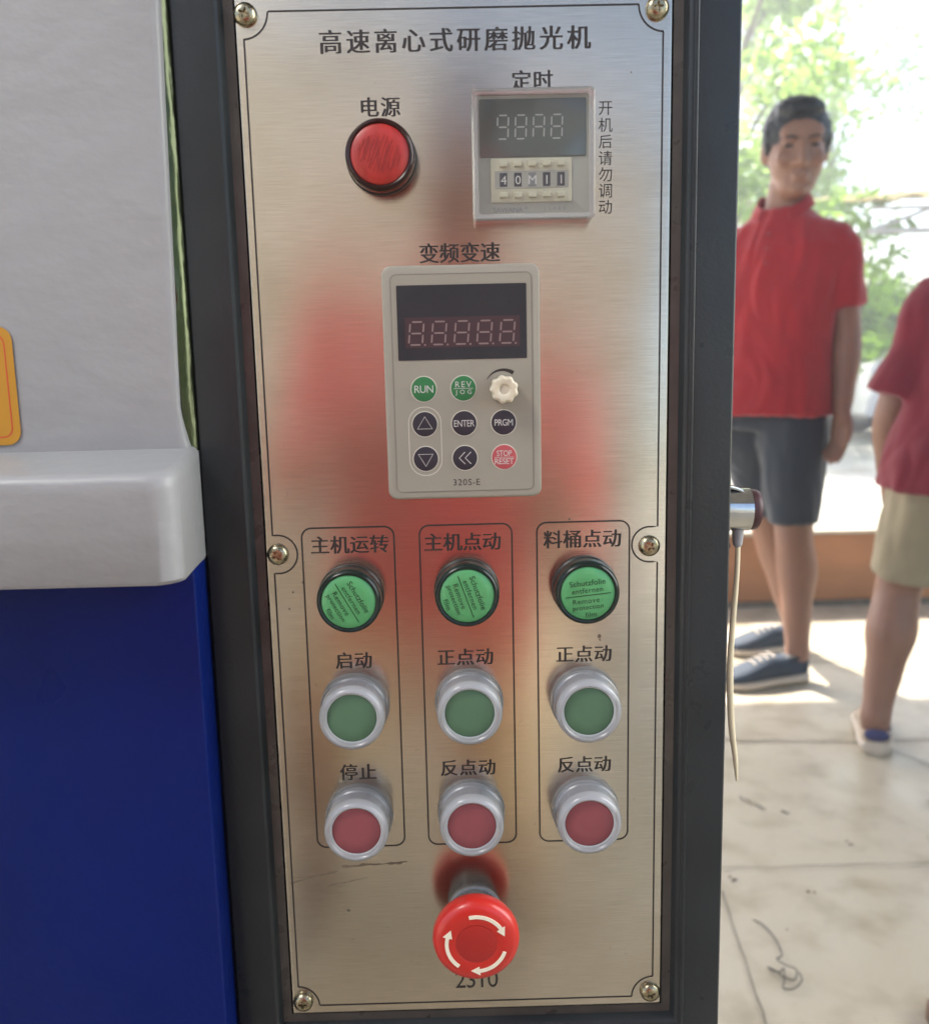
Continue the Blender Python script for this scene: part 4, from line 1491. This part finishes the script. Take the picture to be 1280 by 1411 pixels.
def leaves(g, centre, rad, n, size):
    c = Vector(centre)
    for _ in range(n):
        while True:
            p = Vector((random.uniform(-1, 1), random.uniform(-1, 1), random.uniform(-1, 1)))
            if .15 < p.length < 1:
                break
        p = c + Vector((p.x * rad[0], p.y * rad[1], p.z * rad[2]))
        a = Vector((random.gauss(0, 1), random.gauss(0, 1), random.gauss(0, .6))).normalized()
        b = a.cross(Vector((random.gauss(0, 1), random.gauss(0, 1), random.gauss(0, 1)))).normalized()
        s = size * random.uniform(.6, 1.25)
        g.add([p - a * s, p - b * s * .42, p + a * s, p + b * s * .42], [(0, 1, 2, 3)])


def tree(x, y, h, spread, n, lm, label, size=.085, clumps=16, trunk_r=.1, low=.35):
    random.seed(int(x * 100 + y * 17))
    org = Vector((x, y, 0))
    r = root('tree', org, label, 'tree', 'trees beyond the yard')
    g = G()
    lean = Vector((random.uniform(-.25, .25), random.uniform(-.2, .2), 0))
    top_ = lean + Z * h * .8
    g.tube([(0, 0, 0), tuple(lean * .3 + Z * h * .25), tuple(lean * .7 + Z * h * .55), tuple(top_)], [trunk_r, trunk_r * .8, trunk_r * .5, trunk_r * .15], seg=10)
    cg = G()
    for k in range(clumps):
        a = random.uniform(0, 2 * pi)
        hh = h * random.uniform(low, 1.0)
        rr = spread * (.35 + .65 * random.random()) * (1.0 - .45 * abs(hh / h - .62))
        c = lean * (hh / h) + Vector((cos(a) * rr, sin(a) * rr, hh))
        g.tube([tuple(lean * (hh / h) * .8 + Z * hh * .72), tuple(c * .5 + (lean * (hh / h) * .8 + Z * hh * .8) * .5), tuple(c)], [trunk_r * .3, trunk_r * .18, trunk_r * .06], seg=6, sub=3)
        q = random.uniform(.38, .75) * spread * .55
        leaves(cg, c, (q, q, q * .75), int(n / clumps * random.uniform(.6, 1.4)), size)
    part('trunk', g, M['bark'], r)
    part('crown', cg, lm, r, smooth=None)


tree(2.9, 9.5, 5.0, 1.7, 5200, LEAF[1], 'light green tree right beside the black frame, its branches behind the standing man', low=.3)
tree(3.7, 12.6, 6.2, 2.1, 4200, LEAF[1], 'tall thin tree with sparse leaves over the head of the standing man', clumps=14)
tree(5.6, 14.5, 6.8, 2.3, 3600, LEAF[1], 'airy tree with a slim dark trunk to the right of the man', clumps=13)
tree(4.8, 17.0, 5.6, 2.6, 4200, LEAF[2], 'yellowish tree farthest behind, between the two men', clumps=15, low=.25)
tree(7.6, 13.0, 6.5, 2.2, 2000, LEAF[0], 'green tree whose twigs hang into the top right corner', clumps=13)


def shrub(x, y, h, w_, n, lm, label):
    random.seed(int(x * 100 + y * 13))
    org = Vector((x, y, 0))
    r = root('shrub', org, label, 'shrub', 'shrubs along the yard')
    g = G()
    for k in range(5):
        a = k * 1.25
        g.tube([(0, 0, 0), (cos(a) * w_ * .3, sin(a) * w_ * .3, h * .5), (cos(a) * w_ * .6, sin(a) * w_ * .6, h * .85)], [.02, .014, .006], seg=6, sub=3)
    part('stem', g, M['bark'], r)
    cg = G()
    for k in range(16):
        a = random.uniform(0, 2 * pi); rr = w_ * random.uniform(0, .75)
        c = (cos(a) * rr, sin(a) * rr, h * random.uniform(.2, .86))
        q = w_ * random.uniform(.3, .5)
        leaves(cg, c, (q, q, q * .9), n // 16, .075)
    part('crown', cg, lm, r, smooth=None)


shrub(4.25, 10.2, 2.1, 1.0, 7000, LEAF[3], 'big light green shrub between the two men, above the white car')
shrub(3.0, 11.4, 1.7, .9, 2600, LEAF[0], 'green shrub low behind the standing man and the frame')
shrub(5.6, 11.5, 2.0, 1.0, 2400, LEAF[0], 'green shrub hidden mostly behind the crimson shirt')
for px_, py_, ph_, lab_ in ((4.6, .9, 2.7, 'tall green shrub beside the open right side of the workshop'), (5.1, -1.0, 3.0, 'tallest green shrub beside the workshop, behind the viewpoint'), (4.9, -3.0, 2.6, 'green shrub at the far back of the workshop')):
    shrub(px_, py_, ph_, 1.25, 2600, LEAF[1], lab_)
shrub(7.4, 11.2, 1.9, 1.0, 1200, LEAF[1], 'green shrub beyond the right edge of the picture')

# open canopy with pale beams
co_ = Vector((5.3, 8.4, 0))
can = root('canopy', co_, 'open canopy of pale beams with a yellowish roof edge above the shrub', 'canopy')
M['beam'] = mat('pale_steel_beam', (0.42, 0.40, 0.36), 0.5, var=.15, vscale=6)
M['thatch'] = mat('yellow_roof_sheet', (0.45, 0.33, 0.12), 0.7, var=.4, vscale=7)
g = G(); g.box(3.62, 8.2, 7.93, 7.99, 1.945, 1.99, .004); part('beam', shifted(g, co_), M['beam'], can)
g = G(); g.box(3.62, 8.2, 7.93, 7.99, 2.15, 2.175, .004); part('beam', shifted(g, co_), M['beam'], can)
for xb in (3.72, 5.2, 6.7):
    g = G(); g.tube([(xb, 7.96, 2.0), (xb + .42, 7.96, 2.145)], [.018, .018], seg=8, sub=1); part('brace', shifted(g, co_), M['beam'], can)
for xb in (5.75, 8.1):
    for yb in (7.96, 9.6):
        g = G(); g.box(xb - .03, xb + .03, yb - .03, yb + .03, 0, 2.17, .004); part('post', shifted(g, co_), M['beam'], can)
g = G()
nx = 60
lo, hi = [], []
for k in range(nx + 1):
    x = 3.55 + 4.8 * k / nx
    zc = .02 * sin(k * 1.6)
    lo.append([(x, 7.85, 2.20 + zc + (x - 3.55) * .06), (x, 9.8, 2.48 + zc + (x - 3.55) * .06)])
g.rings([[p[0], p[1], (p[1][0], p[1][1], p[1][2] + .012), (p[0][0], p[0][1], p[0][2] + .012)] for p in lo])
part('roof_sheet', shifted(g, co_), M['thatch'], can, smooth=60)

# white car standing in the yard
ca = Vector((5.35, 9.9, 0))
M['car'] = mat('white_car_paint', (0.74, 0.74, 0.75), 0.25, coat=.5)
M['glass'] = mat('car_glass', (0.03, 0.035, 0.04), 0.08, coat=.5)
g = G()
prof = [(-1.15, .30, .55), (-1.1, .28, .80), (-.85, .25, .92), (-.35, .24, .98), (-.1, .24, 1.02), (.5, .24, 1.02), (1.6, .24, 1.02), (2.4, .26, 1.0), (2.65, .3, .9), (2.7, .36, .6)]
g.rings([[(x, -.72, z0), (x, -.78, (z0 + z1) * .5), (x, -.70, z1), (x, .70, z1), (x, .78, (z0 + z1) * .5), (x, .72, z0)] for x, z0, z1 in prof])
car = part('parked_car', g, M['car'], None, ca, 40)
tag(car, 'white car parked in the bright yard between the two men', 'car')
g = G()
g.rings([[(x, -.68 + i, z0), (x, -.68 + i + (z1 - z0) * .25, z1), (x, .68 - i - (z1 - z0) * .25, z1), (x, .68 - i, z0)] for x, z0, z1, i in ((-.25, .99, 1.0, .02), (.35, 1.0, 1.42, 0), (1.3, 1.0, 1.46, 0), (2.1, 1.0, 1.40, 0), (2.5, .98, 1.0, .02))])
part('cabin', g, M['car'], car)
for x0, x1 in ((.30, 1.05), (1.15, 1.95)):
    for sy in (-1, 1):
        g = G(); g.rings([[(x0, sy * .683, 1.06), (x1, sy * .683, 1.06), (x1, sy * .60, 1.36), (x0 + .12, sy * .60, 1.36)], [(x0, sy * .70, 1.06), (x1, sy * .70, 1.06), (x1, sy * .617, 1.36), (x0 + .12, sy * .617, 1.36)]])
        part('window', g, M['glass'], car, smooth=None)
for x in (-.62, 1.95):
    for sy in (-1, 1):
        g = G(); g.lathe([(.20, -.09), (.275, -.08), (.28, -.05), (.28, .05), (.275, .08), (.20, .09)], 32)
        wl = part('wheel', g, M['black_rubber'], car, (x, sy * .72, .28))
        g = G(); g.lathe([(.19, -.092), (.17, -.096), (.05, -.085), (.05, .085), (.17, .096), (.19, .092)], 24)
        part('rim', g, M['chrome'], wl)
for sy in (-1, 1):
    g = G(); g.ellipsoid((-1.02, sy * .55, .74), (.10, .14, .07)); part('headlight', g, M['acrylic_edge'], car)

hz = bpy.data.materials.new('haze')
hz.use_nodes = True
hn = hz.node_tree
hn.nodes.remove(hn.nodes['Principled BSDF'])
pv = hn.nodes.new('ShaderNodeVolumePrincipled')
pv.inputs['Color'].default_value = (0.96, 0.97, 0.97, 1)
pv.inputs['Density'].default_value = 0.028
pv.inputs['Anisotropy'].default_value = 0.6
hn.links.new(pv.outputs[0], hn.nodes['Material Output'].inputs['Volume'])
g = G(); g.box(-14, 18, -8, 22, -1.3, 9.5)
hb = part('haze', g, hz, None, smooth=None)
hb['kind'] = 'stuff'

print('objects', len(bpy.data.objects))
